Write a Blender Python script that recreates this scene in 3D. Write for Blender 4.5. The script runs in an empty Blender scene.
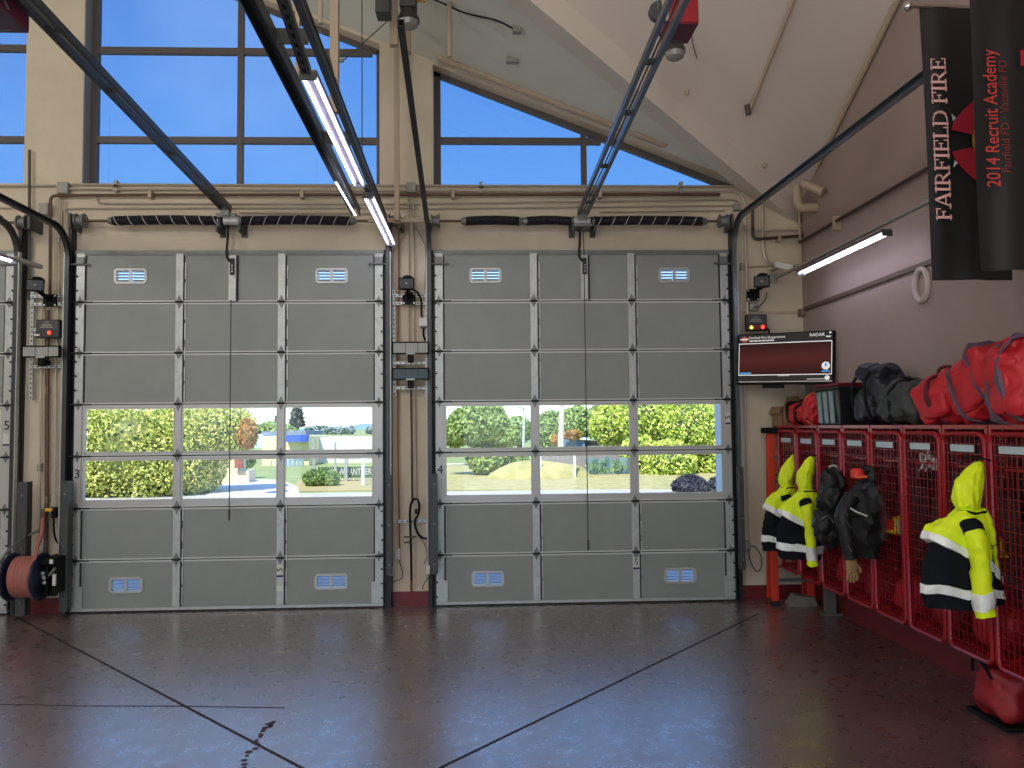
import bpy, math, random
import numpy as np
from mathutils import Vector, Matrix
random.seed(7); rng = np.random.default_rng(11)
SC = bpy.context.scene
COL = SC.collection
V = Vector
Z = V((0, 0, 1)); X = V((1, 0, 0)); Y = V((0, 1, 0))

# ------------------------------------------------------------------ camera
F, YAW, PITCH, ROLL, EYE = 802.0, .04125, .0522, -.0098, 2.14
cy, sy, cp, sp = math.cos(YAW), math.sin(YAW), math.cos(PITCH), math.sin(PITCH)
FW = V((sy*cp, cy*cp, sp)); R0 = V((cy, -sy, 0)); U0 = R0.cross(FW)
RT = R0*math.cos(ROLL)+U0*math.sin(ROLL); UP = -R0*math.sin(ROLL)+U0*math.cos(ROLL)
cam = bpy.data.cameras.new('camera'); co = bpy.data.objects.new('camera', cam); COL.objects.link(co)
m = Matrix((RT, UP, -FW)).transposed().to_4x4(); m.translation = V((0, 0, EYE)); co.matrix_world = m
cam.sensor_width = 36; cam.lens = F*36/1024; cam.clip_start = .05; cam.clip_end = 3000
SC.camera = co
def ray(px, py): return RT*((px-512)/F)+UP*(-(py-384)/F)+FW
def P(px, py, y):                       # the point of the photo at depth y
    r = ray(px, py); return r*(y/r.y)+V((0, 0, EYE))
def PX(px, py, x):
    r = ray(px, py); return r*(x/r.x)+V((0, 0, EYE))
def PZ(px, py, z):
    r = ray(px, py); return r*((z-EYE)/r.z)+V((0, 0, EYE))

# ------------------------------------------------------------------ materials
def lin(c):
    return tuple((v/255/12.92 if v/255 <= .04045 else ((v/255+.055)/1.055)**2.4) for v in c)+(1,)
MATS = {}
def mat(name, col, rough=.6, metal=0., var=0., scale=6., bump=0., bscale=40., emit=0., col2=None, spec=.5, coat=0., stretch=None, sheen=0.):
    if name in MATS: return MATS[name]
    M = bpy.data.materials.new(name); M.use_nodes = True; nt = M.node_tree; b = nt.nodes['Principled BSDF']
    b.inputs['Base Color'].default_value = lin(col); b.inputs['Roughness'].default_value = rough
    b.inputs['Metallic'].default_value = metal; b.inputs['Specular IOR Level'].default_value = spec
    b.inputs['Coat Weight'].default_value = coat
    if sheen: b.inputs['Sheen Weight'].default_value = sheen
    if emit:
        b.inputs['Emission Color'].default_value = lin(col); b.inputs['Emission Strength'].default_value = emit
    if var or bump:
        tc = nt.nodes.new('ShaderNodeTexCoord'); src = tc.outputs['Object']
        if stretch:
            mp = nt.nodes.new('ShaderNodeMapping'); mp.inputs['Scale'].default_value = stretch
            nt.links.new(src, mp.inputs['Vector']); src = mp.outputs['Vector']
    if var:
        n = nt.nodes.new('ShaderNodeTexNoise'); n.inputs['Scale'].default_value = scale; n.inputs['Detail'].default_value = 6
        n.inputs['Roughness'].default_value = .65
        nt.links.new(src, n.inputs['Vector'])
        r = nt.nodes.new('ShaderNodeValToRGB'); r.color_ramp.elements[0].position = .3; r.color_ramp.elements[1].position = .7
        c = lin(col)
        if col2: a, d = c, lin(col2)
        else:
            a = tuple(v*(1-var) for v in c[:3])+(1,); d = tuple(min(1, v*(1+var)) for v in c[:3])+(1,)
        r.color_ramp.elements[0].color = a; r.color_ramp.elements[1].color = d
        nt.links.new(n.outputs['Fac'], r.inputs['Fac']); nt.links.new(r.outputs['Color'], b.inputs['Base Color'])
    if bump:
        n2 = nt.nodes.new('ShaderNodeTexNoise'); n2.inputs['Scale'].default_value = bscale; n2.inputs['Detail'].default_value = 4
        nt.links.new(src, n2.inputs['Vector'])
        bp = nt.nodes.new('ShaderNodeBump'); bp.inputs['Strength'].default_value = bump; bp.inputs['Distance'].default_value = .02
        nt.links.new(n2.outputs['Fac'], bp.inputs['Height']); nt.links.new(bp.outputs['Normal'], b.inputs['Normal'])
    MATS[name] = M; return M
def glassmat(name, tint, refl=1.0):
    M = bpy.data.materials.new(name); M.use_nodes = True; nt = M.node_tree; nt.nodes.clear()
    o = nt.nodes.new('ShaderNodeOutputMaterial'); t = nt.nodes.new('ShaderNodeBsdfTransparent'); t.inputs['Color'].default_value = tint+(1,)
    g = nt.nodes.new('ShaderNodeBsdfGlossy'); g.inputs['Roughness'].default_value = .02
    f = nt.nodes.new('ShaderNodeFresnel'); f.inputs['IOR'].default_value = 1.5
    mx = nt.nodes.new('ShaderNodeMixShader'); ml = nt.nodes.new('ShaderNodeMath'); ml.operation = 'MULTIPLY'; ml.inputs[1].default_value = refl
    nt.links.new(f.outputs[0], ml.inputs[0]); nt.links.new(ml.outputs[0], mx.inputs[0]); nt.links.new(t.outputs[0], mx.inputs[1]); nt.links.new(g.outputs[0], mx.inputs[2])
    nt.links.new(mx.outputs[0], o.inputs['Surface']); return M

WALL2 = mat('wall_taupe_dimmed', (160, 142, 134), .75, var=.05, scale=1.5, bump=.08, bscale=60)  # right wall colour, darkened below the front wall's tan to offset lamp light
WALL = mat('wall_paint', (202, 188, 166), .75, var=.07, scale=2.2, bump=.08, bscale=60)
CEIL = mat('ceiling_paint_tan', (222, 210, 198), .8, var=.03, scale=.8)
CEILG = mat('ceiling_paint_grey', (222, 224, 212), .8, var=.05, scale=.7)
BEAMM = mat('beam_paint', (222, 212, 200), .75)
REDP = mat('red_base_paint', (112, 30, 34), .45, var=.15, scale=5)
def floor_mat():
    M = mat('floor_epoxy', (96, 66, 62), .42); nt = M.node_tree; b = nt.nodes['Principled BSDF']
    tc = nt.nodes.new('ShaderNodeTexCoord')
    def noise(s, d, rg=.6):
        n = nt.nodes.new('ShaderNodeTexNoise'); n.inputs['Scale'].default_value = s; n.inputs['Detail'].default_value = d; n.inputs['Roughness'].default_value = rg
        nt.links.new(tc.outputs['Object'], n.inputs['Vector']); return n
    a = noise(1.1, 8, .7); r = nt.nodes.new('ShaderNodeValToRGB')
    r.color_ramp.elements[0].position = .32; r.color_ramp.elements[0].color = lin((80, 58, 57))
    r.color_ramp.elements[1].position = .7; r.color_ramp.elements[1].color = lin((108, 82, 80))
    nt.links.new(a.outputs['Fac'], r.inputs['Fac']); nt.links.new(r.outputs['Color'], b.inputs['Base Color'])
    c = noise(6, 8, .75); q = nt.nodes.new('ShaderNodeMapRange'); q.inputs['From Min'].default_value = .3; q.inputs['From Max'].default_value = .7
    q.inputs['To Min'].default_value = .22; q.inputs['To Max'].default_value = .37
    nt.links.new(c.outputs['Fac'], q.inputs['Value']); nt.links.new(q.outputs['Result'], b.inputs['Roughness'])
    d = noise(140, 3); bp = nt.nodes.new('ShaderNodeBump'); bp.inputs['Strength'].default_value = .12; bp.inputs['Distance'].default_value = .01
    nt.links.new(d.outputs['Fac'], bp.inputs['Height']); nt.links.new(bp.outputs['Normal'], b.inputs['Normal'])
    b.inputs['Specular IOR Level'].default_value = .6; b.inputs['Coat Weight'].default_value = 1.; b.inputs['Coat IOR'].default_value = 3.2
    nt.links.new(q.outputs['Result'], b.inputs['Coat Roughness'])
    return M
FLOORM = floor_mat()
CRACK = mat('joint_dark', (34, 22, 22), .7)
PANEL = mat('door_panel_grey', (138, 143, 139), .5, var=.06, scale=2.2)
SEAM = mat('panel_seam_edge', (196, 199, 196), .4)
GROOVE = mat('dark_groove', (38, 38, 38), .7)
GALV = mat('galvanised_steel', (180, 184, 182), .42, .35, var=.14, scale=14)
GALVD = mat('dull_galvanised_steel', (120, 122, 120), .5, .5, var=.12, scale=9)
ALU = mat('aluminium_frame', (184, 184, 182), .4, .3)
TRACK = mat('dark_track_steel', (66, 69, 69), .38, .5, var=.15, scale=7)
TRACK_HL = mat('track_steel_highlight', (112, 120, 124), .32, .75, var=.1, scale=7)  # lighter copy of the track steel, the sky's highlight put into its colour
ANGLE = mat('black_angle_steel', (34, 36, 36), .5, .2)
GUARD = mat('charcoal_guard', (62, 64, 64), .5)
BRONZE = mat('bronze_window_frame', (92, 84, 82), .5, .2)
BLACK = mat('black_plastic', (9, 9, 10), .6, spec=.2)
BLACKR = mat('black_rubber', (24, 24, 27), .6)
WHITEP = mat('white_plastic', (205, 205, 198), .5)
GREYP = mat('grey_box_paint', (150, 148, 138), .5)
TANP = mat('tan_painted_steel', (176, 158, 136), .55)
COND = mat('conduit_steel', (178, 166, 148), .38, .35, var=.1, scale=5)
BROWN = mat('brown_pipe', (92, 66, 50), .45)
BROWND = mat('dark_brown_pipe', (66, 50, 42), .5)
SPRING = mat('spring_black', (26, 28, 36), .45, .3)
SPRINGW = mat('spring_stripe', (170, 170, 172), .5)
REDH = mat('red_housing', (150, 18, 34), .45)
MAROON = mat('maroon_housing', (96, 22, 44), .45)
DGREY = mat('dark_grey_housing', (66, 68, 66), .5)
def emis(name, col, s):
    M = mat(name, col, .5); b = M.node_tree.nodes['Principled BSDF']; b.inputs['Emission Color'].default_value = lin(col); b.inputs['Emission Strength'].default_value = s; return M
LED = emis('led_tube', (226, 226, 255), 12)
REDL = emis('red_led', (255, 60, 40), 2.2); AMB = emis('amber_led', (255, 170, 70), 2.2)
LRED = mat('locker_red', (150, 12, 24), .32, .1, var=.12, scale=6, coat=.2)
WIRE = mat('locker_wire_red', (128, 14, 24), .4, .1)
HIVIZ = mat('hi_viz_yellow', (226, 252, 24), .62, var=.08, scale=9, bump=.25, bscale=14)
NAVY = mat('navy_fabric', (12, 15, 24), .8, spec=.2, bump=.2, bscale=20)
REFL = mat('reflective_tape', (236, 240, 236), .4, .1, var=.08, scale=30)
TURN = mat('black_turnout', (19, 19, 21), .6, bump=.4, bscale=16)
GLOVE = mat('tan_glove', (150, 122, 78), .7, var=.1, scale=20)
RBAG = mat('red_bag', (186, 28, 40), .55, var=.1, scale=5, bump=.35, bscale=9)
DRBAG = mat('dark_red_bag', (140, 16, 26), .55, var=.1, scale=5, bump=.35, bscale=9)
STRAPM = mat('grey_strap', (92, 74, 92), .6)
OPACK = mat('black_nylon', (26, 28, 42), .5, bump=.5, bscale=9)
GBAG = mat('charcoal_nylon', (54, 58, 58), .6, bump=.3, bscale=9)
BINM = mat('black_bin', (24, 27, 28), .35); RIBM = mat('grey_bin_rib', (128, 146, 150), .4); BLID = mat('red_lid', (120, 14, 26), .4)
CARD = mat('cardboard', (150, 118, 84), .8, var=.06, scale=8)
LADR = mat('orange_fibreglass', (206, 58, 34), .45)
REEL = mat('navy_reel', (28, 38, 62), .4, .2); HOSE = mat('red_rubber_hose', (160, 98, 88), .6)
PLATE = mat('name_strip', (176, 190, 196), .4)
BAN = mat('banner_cloth', (22, 21, 22), .55, bump=.12, bscale=5)
PINK = mat('banner_pink_ink', (244, 190, 182), .7); BRED = mat('banner_red_ink', (190, 58, 52), .7)
GOLD = mat('banner_gold', (150, 116, 44), .6); CRIM = mat('banner_crimson', (158, 22, 44), .6)
CHROME = mat('chrome', (200, 196, 190), .15, 1.)
INK = mat('black_ink', (16, 16, 18), .6); INKB = mat('navy_ink', (24, 34, 82), .6)
LENS = mat('frosted_lens', (138, 134, 126), .2, coat=.5)
GLASS = glassmat('tinted_glass', (.53, .62, .69), 1.0)
GLASSD = glassmat('door_glazing', (.95, .97, .96), .55)

# ------------------------------------------------------------------ mesh collecting
class G:
    def __init__(s): s.v = []; s.f = []; s.mi = []; s.cur = 0
    def add(s, vs, fs):
        n = len(s.v); s.v += [tuple(a) for a in vs]; s.f += [tuple(i+n for i in f) for f in fs]; s.mi += [s.cur]*len(fs); return s
    def box(s, c, d, R=None):
        c = V(c); h = V(d)/2; vs = []
        for x in (-1, 1):
            for y in (-1, 1):
                for z in (-1, 1):
                    o = V((x*h.x, y*h.y, z*h.z)); vs.append(c+(R@o if R else o))
        return s.add(vs, [(0, 1, 3, 2), (4, 6, 7, 5), (0, 4, 5, 1), (2, 3, 7, 6), (0, 2, 6, 4), (1, 5, 7, 3)])
    def bb(s, a, b):
        a = V(a); b = V(b); return s.box((a+b)/2, (abs(b.x-a.x), abs(b.y-a.y), abs(b.z-a.z)))
    def bar(s, a, b, w, h, up=Z):
        a = V(a); b = V(b); t = (b-a); L = t.length; t.normalize()
        u = up
        if abs(t.dot(u)) > .98: u = Y if abs(t.y) < .9 else X
        sd = t.cross(u).normalized(); u2 = sd.cross(t)
        return s.box((a+b)/2, (w, L, h), Matrix((sd, t, u2)).transposed())
    def sweep(s, pts, prof, side=None, closed=False, cap=True):
        pts = [V(p) for p in pts]; n = len(pts); k = len(prof(0) if callable(prof) else prof); vs = []; prev = None
        for i, p in enumerate(pts):
            a = pts[i-1] if (i > 0 or closed) else p; b = pts[(i+1) % n] if (i < n-1 or closed) else p
            t = (b-a).normalized()
            if side is not None: sd = V(side)
            else:
                if prev is None:
                    r = Z if abs(t.z) < .9 else X; sd = t.cross(r).normalized()
                else: sd = (prev-t*prev.dot(t)).normalized()
                prev = sd
            u = sd.cross(t).normalized()
            q = prof(i) if callable(prof) else prof
            vs += [p+sd*x+u*y for x, y in q]
        fs = []
        for i in range(n if closed else n-1):
            j = (i+1) % n
            for q in range(k): fs.append((i*k+q, i*k+(q+1) % k, j*k+(q+1) % k, j*k+q))
        if cap and not closed: fs += [tuple(range(k))[::-1], tuple((n-1)*k+q for q in range(k))]
        return s.add(vs, fs)
    def tube(s, pts, r, n=8, closed=False):
        if isinstance(r, (list, tuple)): return s.sweep(pts, lambda i: [(r[i]*math.cos(2*math.pi*q/n), r[i]*math.sin(2*math.pi*q/n)) for q in range(n)], closed=closed)
        return s.sweep(pts, [(r*math.cos(2*math.pi*q/n), r*math.sin(2*math.pi*q/n)) for q in range(n)], closed=closed)
    def lathe(s, prof, c, axis=Z, n=24):
        c = V(c); a = V(axis).normalized(); r0 = Z if abs(a.z) < .9 else X; e = a.cross(r0).normalized(); f = a.cross(e); vs = []
        for r, z in prof:
            for q in range(n):
                t = 2*math.pi*q/n; vs.append(c+a*z+e*(r*math.cos(t))+f*(r*math.sin(t)))
        fs = [(i*n+q, i*n+(q+1) % n, (i+1)*n+(q+1) % n, (i+1)*n+q) for i in range(len(prof)-1) for q in range(n)]
        fs += [tuple(range(n))[::-1], tuple((len(prof)-1)*n+q for q in range(n))]
        return s.add(vs, fs)
    def prism(s, poly, off):
        poly = [V(p) for p in poly]; off = V(off); n = len(poly)
        return s.add(poly+[p+off for p in poly], [tuple(range(n))[::-1], tuple(range(n, 2*n))]+[(i, (i+1) % n, n+(i+1) % n, n+i) for i in range(n)])
    def loft(s, rings, cap=True):
        k = len(rings[0]); n = len(rings); vs = [p for r in rings for p in r]
        fs = [(i*k+q, i*k+(q+1) % k, (i+1)*k+(q+1) % k, (i+1)*k+q) for i in range(n-1) for q in range(k)]
        if cap: fs += [tuple(range(k))[::-1], tuple((n-1)*k+q for q in range(k))]
        return s.add(vs, fs)
    def blob(s, c, size, e1=.7, e2=.7, R=None, noise=.0, nu=20, nv=14, seed=0, sag=0.):
        rg = random.Random(seed); ph = [rg.uniform(0, 6.28) for _ in range(6)]; c = V(c)
        def sgp(x, e): return math.copysign(abs(x)**e, x)
        rings = []
        for i in range(nv+1):
            la = -math.pi/2+math.pi*i/nv; la = max(min(la, 1.55), -1.55); ring = []
            for j in range(nu):
                lo = 2*math.pi*j/nu
                p = V((sgp(math.cos(la), e1)*sgp(math.cos(lo), e2)*size[0]/2, sgp(math.cos(la), e1)*sgp(math.sin(lo), e2)*size[1]/2, sgp(math.sin(la), e1)*size[2]/2))
                k = 1+noise*(math.sin(3*lo+ph[0]+2*la)+.7*math.sin(5*lo+ph[1]-3*la)+.6*math.sin(7*la+ph[2]+lo))
                p *= k
                if sag: p.z -= sag*(p.x/(size[0]/2))**2
                ring.append(c+(R@p if R else p))
            rings.append(ring)
        return s.loft(rings)
    def build(s, name, mats, parent=None, smooth=True, bevel=0., origin=None):
        me = bpy.data.meshes.new(name); o = bpy.data.objects.new(name, me); COL.objects.link(o)
        if parent is not None:
            org = worldloc(parent); o.parent = parent
        else:
            if origin is not None: org = V(origin)
            else:
                a = np.array(s.v); org = V((float((a[:, 0].min()+a[:, 0].max())/2), float((a[:, 1].min()+a[:, 1].max())/2), float(a[:, 2].min())))
            o.location = org
        arr = np.array(s.v)-np.array(org)
        me.from_pydata([tuple(r) for r in arr.tolist()], [], s.f)
        if not isinstance(mats, (list, tuple)): mats = [mats]
        for q in mats: me.materials.append(q)
        if len(mats) > 1: me.polygons.foreach_set('material_index', s.mi)
        me.update()
        if smooth:
            me.polygons.foreach_set('use_smooth', [True]*len(me.polygons)); me.set_sharp_from_angle(angle=math.radians(38))
        if bevel:
            b = o.modifiers.new('bevel', 'BEVEL'); b.width = bevel; b.segments = 2; b.limit_method = 'ANGLE'
        return o
from mathutils import noise as mnoise
def crumple(g, amp, sc, seed=0, ridge=0.):
    off = V((seed*3.7, seed*1.3, seed*2.1)); out = []
    for p in g.v:
        q = V(p); d = mnoise.noise_vector(q*sc+off)*amp+mnoise.noise_vector(q*sc*2.7+off)*(amp*.45)
        if ridge:
            k = mnoise.noise(q*sc*1.3-off); d += V((d.x, d.y, 0)).normalized()*(ridge*(abs(k)-.25)) if V((d.x, d.y, 0)).length > 1e-6 else V((0, 0, 0))
        out.append(tuple(q+d))
    g.v = out; return g
def worldloc(o):
    l = V((0, 0, 0))
    while o is not None: l += o.location; o = o.parent
    return l
def tag(o, label, cat, group=None, kind=None):
    o['label'] = label; o['category'] = cat
    if group: o['group'] = group
    if kind: o['kind'] = kind
    return o
def thing(name, label, cat, loc, group=None, kind=None):
    o = bpy.data.objects.new(name, None); o.empty_display_size = .1; COL.objects.link(o); o.location = V(loc); return tag(o, label, cat, group, kind)
def struct(o, label, cat): return tag(o, label, cat, None, 'structure')
def copytree(o, delta=None, loc=None):
    c = o.copy(); COL.objects.link(c)
    if loc is not None: c.location = V(loc)
    for ch in [k for k in bpy.data.objects if k.parent == o]:
        d = copytree(ch); d.parent = c
    return c
def text(s, name, m_, parent, org, xd, yd, size, ext=.001, ax='CENTER', stretch=1.):
    cu = bpy.data.curves.new(name, 'FONT'); cu.body = s; cu.size = size; cu.extrude = ext; cu.align_x = ax; cu.align_y = 'CENTER'; cu.resolution_u = 3
    tmp = bpy.data.objects.new('tmp', cu); COL.objects.link(tmp); dg = bpy.context.evaluated_depsgraph_get()
    me = bpy.data.meshes.new_from_object(tmp.evaluated_get(dg)); bpy.data.objects.remove(tmp); bpy.data.curves.remove(cu)
    me.name = name; me.materials.clear(); me.materials.append(m_); o = bpy.data.objects.new(name, me); COL.objects.link(o)
    xd = V(xd).normalized(); yd = V(yd).normalized(); zd = xd.cross(yd)
    mm = Matrix((xd, yd, zd)).transposed().to_4x4(); 
    if stretch != 1: mm = mm@Matrix.Diagonal((stretch, 1, 1, 1))
    mm.translation = V(org)-(worldloc(parent) if parent else V((0, 0, 0)))
    if parent: o.parent = parent
    o.matrix_local = mm
    return o
def smoothpath(pts, n=8):
    pts = [V(p) for p in pts]; out = []
    for i in range(len(pts)-1):
        p0 = pts[max(i-1, 0)]; p1 = pts[i]; p2 = pts[i+1]; p3 = pts[min(i+2, len(pts)-1)]
        for k in range(n):
            t = k/n; out.append(.5*((2*p1)+(p2-p0)*t+(2*p0-5*p1+4*p2-p3)*t*t+(3*p1-p0-3*p2+p3)*t**3))
    return out+[pts[-1]]
def bend(pts, r=.06, n=5):
    pts = [V(p) for p in pts]; out = [pts[0]]
    for i in range(1, len(pts)-1):
        a = (pts[i-1]-pts[i]); b = (pts[i+1]-pts[i]); q = min(r, a.length*.45, b.length*.45); a.normalize(); b.normalize()
        s, e = pts[i]+a*q, pts[i]+b*q
        for k in range(n+1):
            t = k/n; out.append(s*(1-t)**2+pts[i]*2*t*(1-t)+e*t*t)
    return out+[pts[-1]]

# ------------------------------------------------------------------ setting
YW, YD, XR, XL, YB = 9.80, 9.70, 4.05, -13.4, -6.0
SILL = 5.13; RS = .39; RV = .515; ZE = 4.90; RIDX = -5.0
def zr(x): return 6.951-RS*(x+1.197) if x > RIDX else 6.951-RS*(2*RIDX-x+1.197)
def zm(y): return ZE+RV*(YW-y)
ZTOP = zr(RIDX); YV = YW-(ZTOP-ZE)/RV
DOORS = {'1': (-9.13, -5.51), '2': (-4.785, -1.155), '3': (-.525, 3.075)}

struct(G().bb((XL-.3, YB-.3, -.2), (XR+.3, YW+.3, 0)).build('floor', FLOORM, origin=(0, 0, 0), smooth=False), 'dark red-brown sealed concrete floor of the bay', 'floor')
fl = bpy.data.objects['floor']
def joint(pts, w, name, m_):
    g = G()
    for a, b in zip(pts[:-1], pts[1:]):
        a = V(a); b = V(b); g.bar(a+Z*.001, b+Z*.001, w, .003)
    g.build(name, m_, fl, smooth=False)
d1 = V((-1.149, 5.24, 0))-V((-4.86, 9.082, 0)); d2 = V((-.263, 5.168, 0))-V((2.965, 8.849, 0))
joint([V((-4.86, 9.082, 0))-d1*.12, V((-4.86, 9.082, 0))+d1*1.25], .022, 'control_joint', CRACK)
joint([V((2.965, 8.849, 0))-d2*.05, V((2.965, 8.849, 0))+d2*1.3], .022, 'control_joint', CRACK)
joint([(-5.2, 6.74, 0), (-3.116, 6.485, 0), (-2.3, 6.42, 0), (-1.503, 6.329, 0)], .012, 'hairline_crack', CRACK)
def stain():
    M = mat('floor_stain', (58, 42, 40), .6, var=.5, scale=14)
    return M
g = G(); pts = [PZ(243, 768, .002), PZ(256, 742, .002), PZ(266, 728, .002), PZ(273, 721, .002)]
for i in range(3):
    for k in range(7):
        c = pts[i].lerp(pts[i+1], (k+random.random()*.6)/7); r = .014+.016*random.random()
        g.lathe([(r, 0), (r*.9, .001)], (c.x+random.uniform(-.02, .02), c.y, .0012), Z, 7)
g.build('oil_spot', stain(), fl)

# front wall with its openings
g = G(); T = .32
def slab(x0, x1, zb0, zb1, zt0, zt1): g.prism([(x0, YW, zb0), (x1, YW, zb1), (x1, YW, zt1), (x0, YW, zt0)], (0, T, 0))
WIN = {'1': (-9.05, -5.49), '2': (-4.80, -1.205), '3': (-.545, 3.46)}
def full(x0, x1, zb=0):
    if x0 < RIDX < x1: slab(x0, RIDX, zb, zb, zr(x0)+.2, zr(RIDX)+.2); slab(RIDX, x1, zb, zb, zr(RIDX)+.2, zr(x1)+.2)
    else: slab(x0, x1, zb, zb, zr(x0)+.2, zr(x1)+.2)
full(XL-.3, WIN['1'][0], SILL); full(WIN['1'][1], WIN['2'][0], SILL); full(WIN['2'][1], WIN['3'][0], SILL)
x3 = WIN['3'][1]; slab(x3, XR+.3, SILL, SILL, zr(x3)+.2, zr(XR+.3)+.2)
for k in WIN:                                   # over the windows
    a, b = WIN[k]
    slab(a, b, zr(a)-.05, max(zr(b)-.05, SILL), zr(a)+.2, max(zr(b)+.2, SILL+.1))
xs = [XL-.3, DOORS['1'][0]-.08, DOORS['1'][1]+.08, DOORS['2'][0]-.08, DOORS['2'][1]+.08, DOORS['3'][0]-.08, DOORS['3'][1]+.08, XR+.3]
for i in (0, 2, 4, 6): slab(xs[i], xs[i+1], 0, 0, SILL, SILL)
for i in (1, 3, 5): slab(xs[i], xs[i+1], 4.2, 4.2, SILL, SILL)
wf = struct(g.build('wall_front', WALL, smooth=False), 'tan painted front wall with three bay openings and high windows', 'wall')
JAMB_SKY = mat('jamb_skylit_shade', (128, 136, 146), .7)  # sky-lit shade of the left jambs, put into a blue grey colour
for x, z0, z1, l in ((xs[3], 0, 4.2, 'blue grey sheet coloured as sky-lit jamb shade, left of the door marked 3'), (xs[5], 0, 4.2, 'blue grey sheet coloured as sky-lit jamb shade, left of the door marked 4'), (xs[1], 0, 4.2, 'blue grey sheet coloured as sky-lit jamb shade, left of the leftmost door'), (WIN['2'][0], SILL, 7.5, 'blue grey sheet coloured as sky-lit jamb shade, left of the tall high window'), (WIN['3'][0], SILL, 6.5, 'blue grey sheet coloured as sky-lit jamb shade, left of the wedge window')):
    struct(G().bb((x, YW+.004, z0), (x+.012, YW+T, z1)).build('jamb_shade_sheet', JAMB_SKY, smooth=False), l, 'trim')
# other walls
struct(G().bb((XR, YB, 0), (XR+.3, YW, 9)).build('wall_right', WALL2, smooth=False), 'taupe side wall behind the red lockers, darkened to offset the lamps', 'wall')
struct(G().bb((XL-.3, YB, 0), (XL, YW, 9)).build('wall_left', WALL, smooth=False), 'tan painted far left wall of the bay', 'wall')
g = G(); ZBK = ZTOP-.35*(YV-YB)
for a, b in ((XL, -9.2), (-5.6, -4.8), (-1.2, -.5), (3.1, XR)): g.bb((a, YB-.3, 0), (b, YB, 4.2))
g.bb((XL, YB-.3, 4.2), (XR, YB, ZBK+.5))
struct(g.build('wall_back', WALL, smooth=False), 'tan rear wall with three open bay doorways', 'wall')
# ceilings (one slab each)
def slabn(name, poly, m_, label, th=.25):
    o = G().prism(poly, (0, 0, th)).build(name, m_, smooth=False); return struct(o, label, 'ceiling')
VB = (XR, YW, ZE); VT = (RIDX, YV, ZTOP); LB = (XL, YW, zr(XL))
slabn('ceiling', [VB, VT, (XR, YV, zm(YV))], CEIL, 'tan ceiling slope rising from the right front corner')
slabn('ceiling', [VB, (RIDX, YW, ZTOP), VT], CEILG, 'greyish ceiling slope above the high windows, right of the ridge')
slabn('ceiling', [(RIDX, YW, ZTOP), LB, VT], CEILG, 'greyish ceiling slope above the high windows, left of the ridge')
slabn('ceiling', [LB, (XL, YV, zm(YV)), VT], CEIL, 'tan ceiling slope rising from the left front corner')
slabn('ceiling', [(XL, YV, ZTOP), (XL, YB, ZBK), (XR, YB, ZBK), (XR, YV, ZTOP)], CEIL, 'tan ceiling slope descending to the rear wall')
vd = (V(VT)-V(VB)); nrm = V((-vd.y, vd.x, 0)).normalized(); nrm = nrm if nrm.y > 0 else -nrm
secs = []
for t in (-.03, 1.0):
    b = V(VB)+vd*t; secs.append([b+V((0, 0, .1)), b+V((0, 0, -.28)), b+nrm*.42+V((0, 0, -.06)), b+nrm*.42+V((0, 0, .3))])
struct(G().loft(secs).build('ceiling_beam', BEAMM, smooth=False), 'tan boxed beam running diagonally along the ceiling valley', 'beam')
# baseboards
for i, (a, b, l) in enumerate(((xs[2], xs[3], 'dark red painted base between the left and middle doors'), (xs[4], xs[5], 'dark red painted base between the middle and right doors'), (xs[6], XR, 'dark red painted base right of the right door'))):
    struct(G().bb((a+.0, YW-.012, 0), (b-.0, YW, .165)).build('baseboard_front', REDP, smooth=False), l, 'baseboard')
struct(G().bb((XR-.012, 0, 0), (XR, YW-.012, .42)).build('baseboard_right', REDP, smooth=False), 'dark red base along the right wall, made taller as shade under the lockers', 'baseboard')  # base raised so its dark red stands in for shade under the lockers
# wall ledge strip on the right wall
g = G(); a = V((XR-.015, 9.8, 3.545)); b = V((XR-.015, 2, 3.6)); g.bar(a, b, .03, .045)
struct(g.build('trim_right', mat('dark_trim', (96, 76, 68), .6), smooth=False), 'narrow brown strip along the right wall under the light', 'trim')
g = G(); g.bb((3.1, YW-.012, 3.50), (XR, YW, 3.535))
struct(g.build('trim_front', TANP, smooth=False), 'thin tan strip across the front wall behind the screen', 'trim')

# windows above the doors
def window(n, x0, x1, mull, hors, label):
    root = thing('window_'+n, label, 'window', ((x0+x1)/2, YW+.22, SILL), kind='structure')
    y0, y1 = YW+.18, YW+.26
    fr = G(); fr.bb((x0+.09, y0+.004, SILL-.02), (x1-.01, y1-.004, SILL+.05))
    zt = lambda x: zr(x)-.05
    fr.bb((x0, y0, SILL), (x0+.085, y1, zt(x0)))
    if zt(x1) > SILL+.2: fr.bb((x1-.06, y0, SILL), (x1, y1, zt(x1)))
    xe = min(x1, (6.951-.05-SILL)/RS-1.197)
    parts = [(x0, xe)] if not (x0 < RIDX < xe) else [(x0, RIDX), (RIDX, xe)]
    for a, b in parts: fr.prism([(a, y0, zt(a)-.055), (b, y0, zt(b)-.055), (b, y0, zt(b)+.02), (a, y0, zt(a)+.02)], (0, y1-y0, 0))
    fr.build('window_frame', BRONZE, root, smooth=False)
    for x in mull: G().bb((x-.035, y0+.002, SILL+.01), (x+.035, y1-.002, zt(x)-.05)).build('mullion', BRONZE, root, smooth=False)
    for z in hors:
        b = min(x1, (6.951-.11-z)/RS-1.197)
        G().bb((x0+.01, y0+.006, z-.04), (b-.01, y1-.006, z+.04)).build('transom', BRONZE, root, smooth=False)
    pg = G(); ym = YW+.22
    pg.prism([(x0, ym, SILL), (xe, ym, SILL+.001), (xe, ym, zt(xe)), (x0, ym, zt(x0))], (0, .006, 0))
    pg.build('glass', GLASS, root, smooth=False)
    return root
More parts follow.
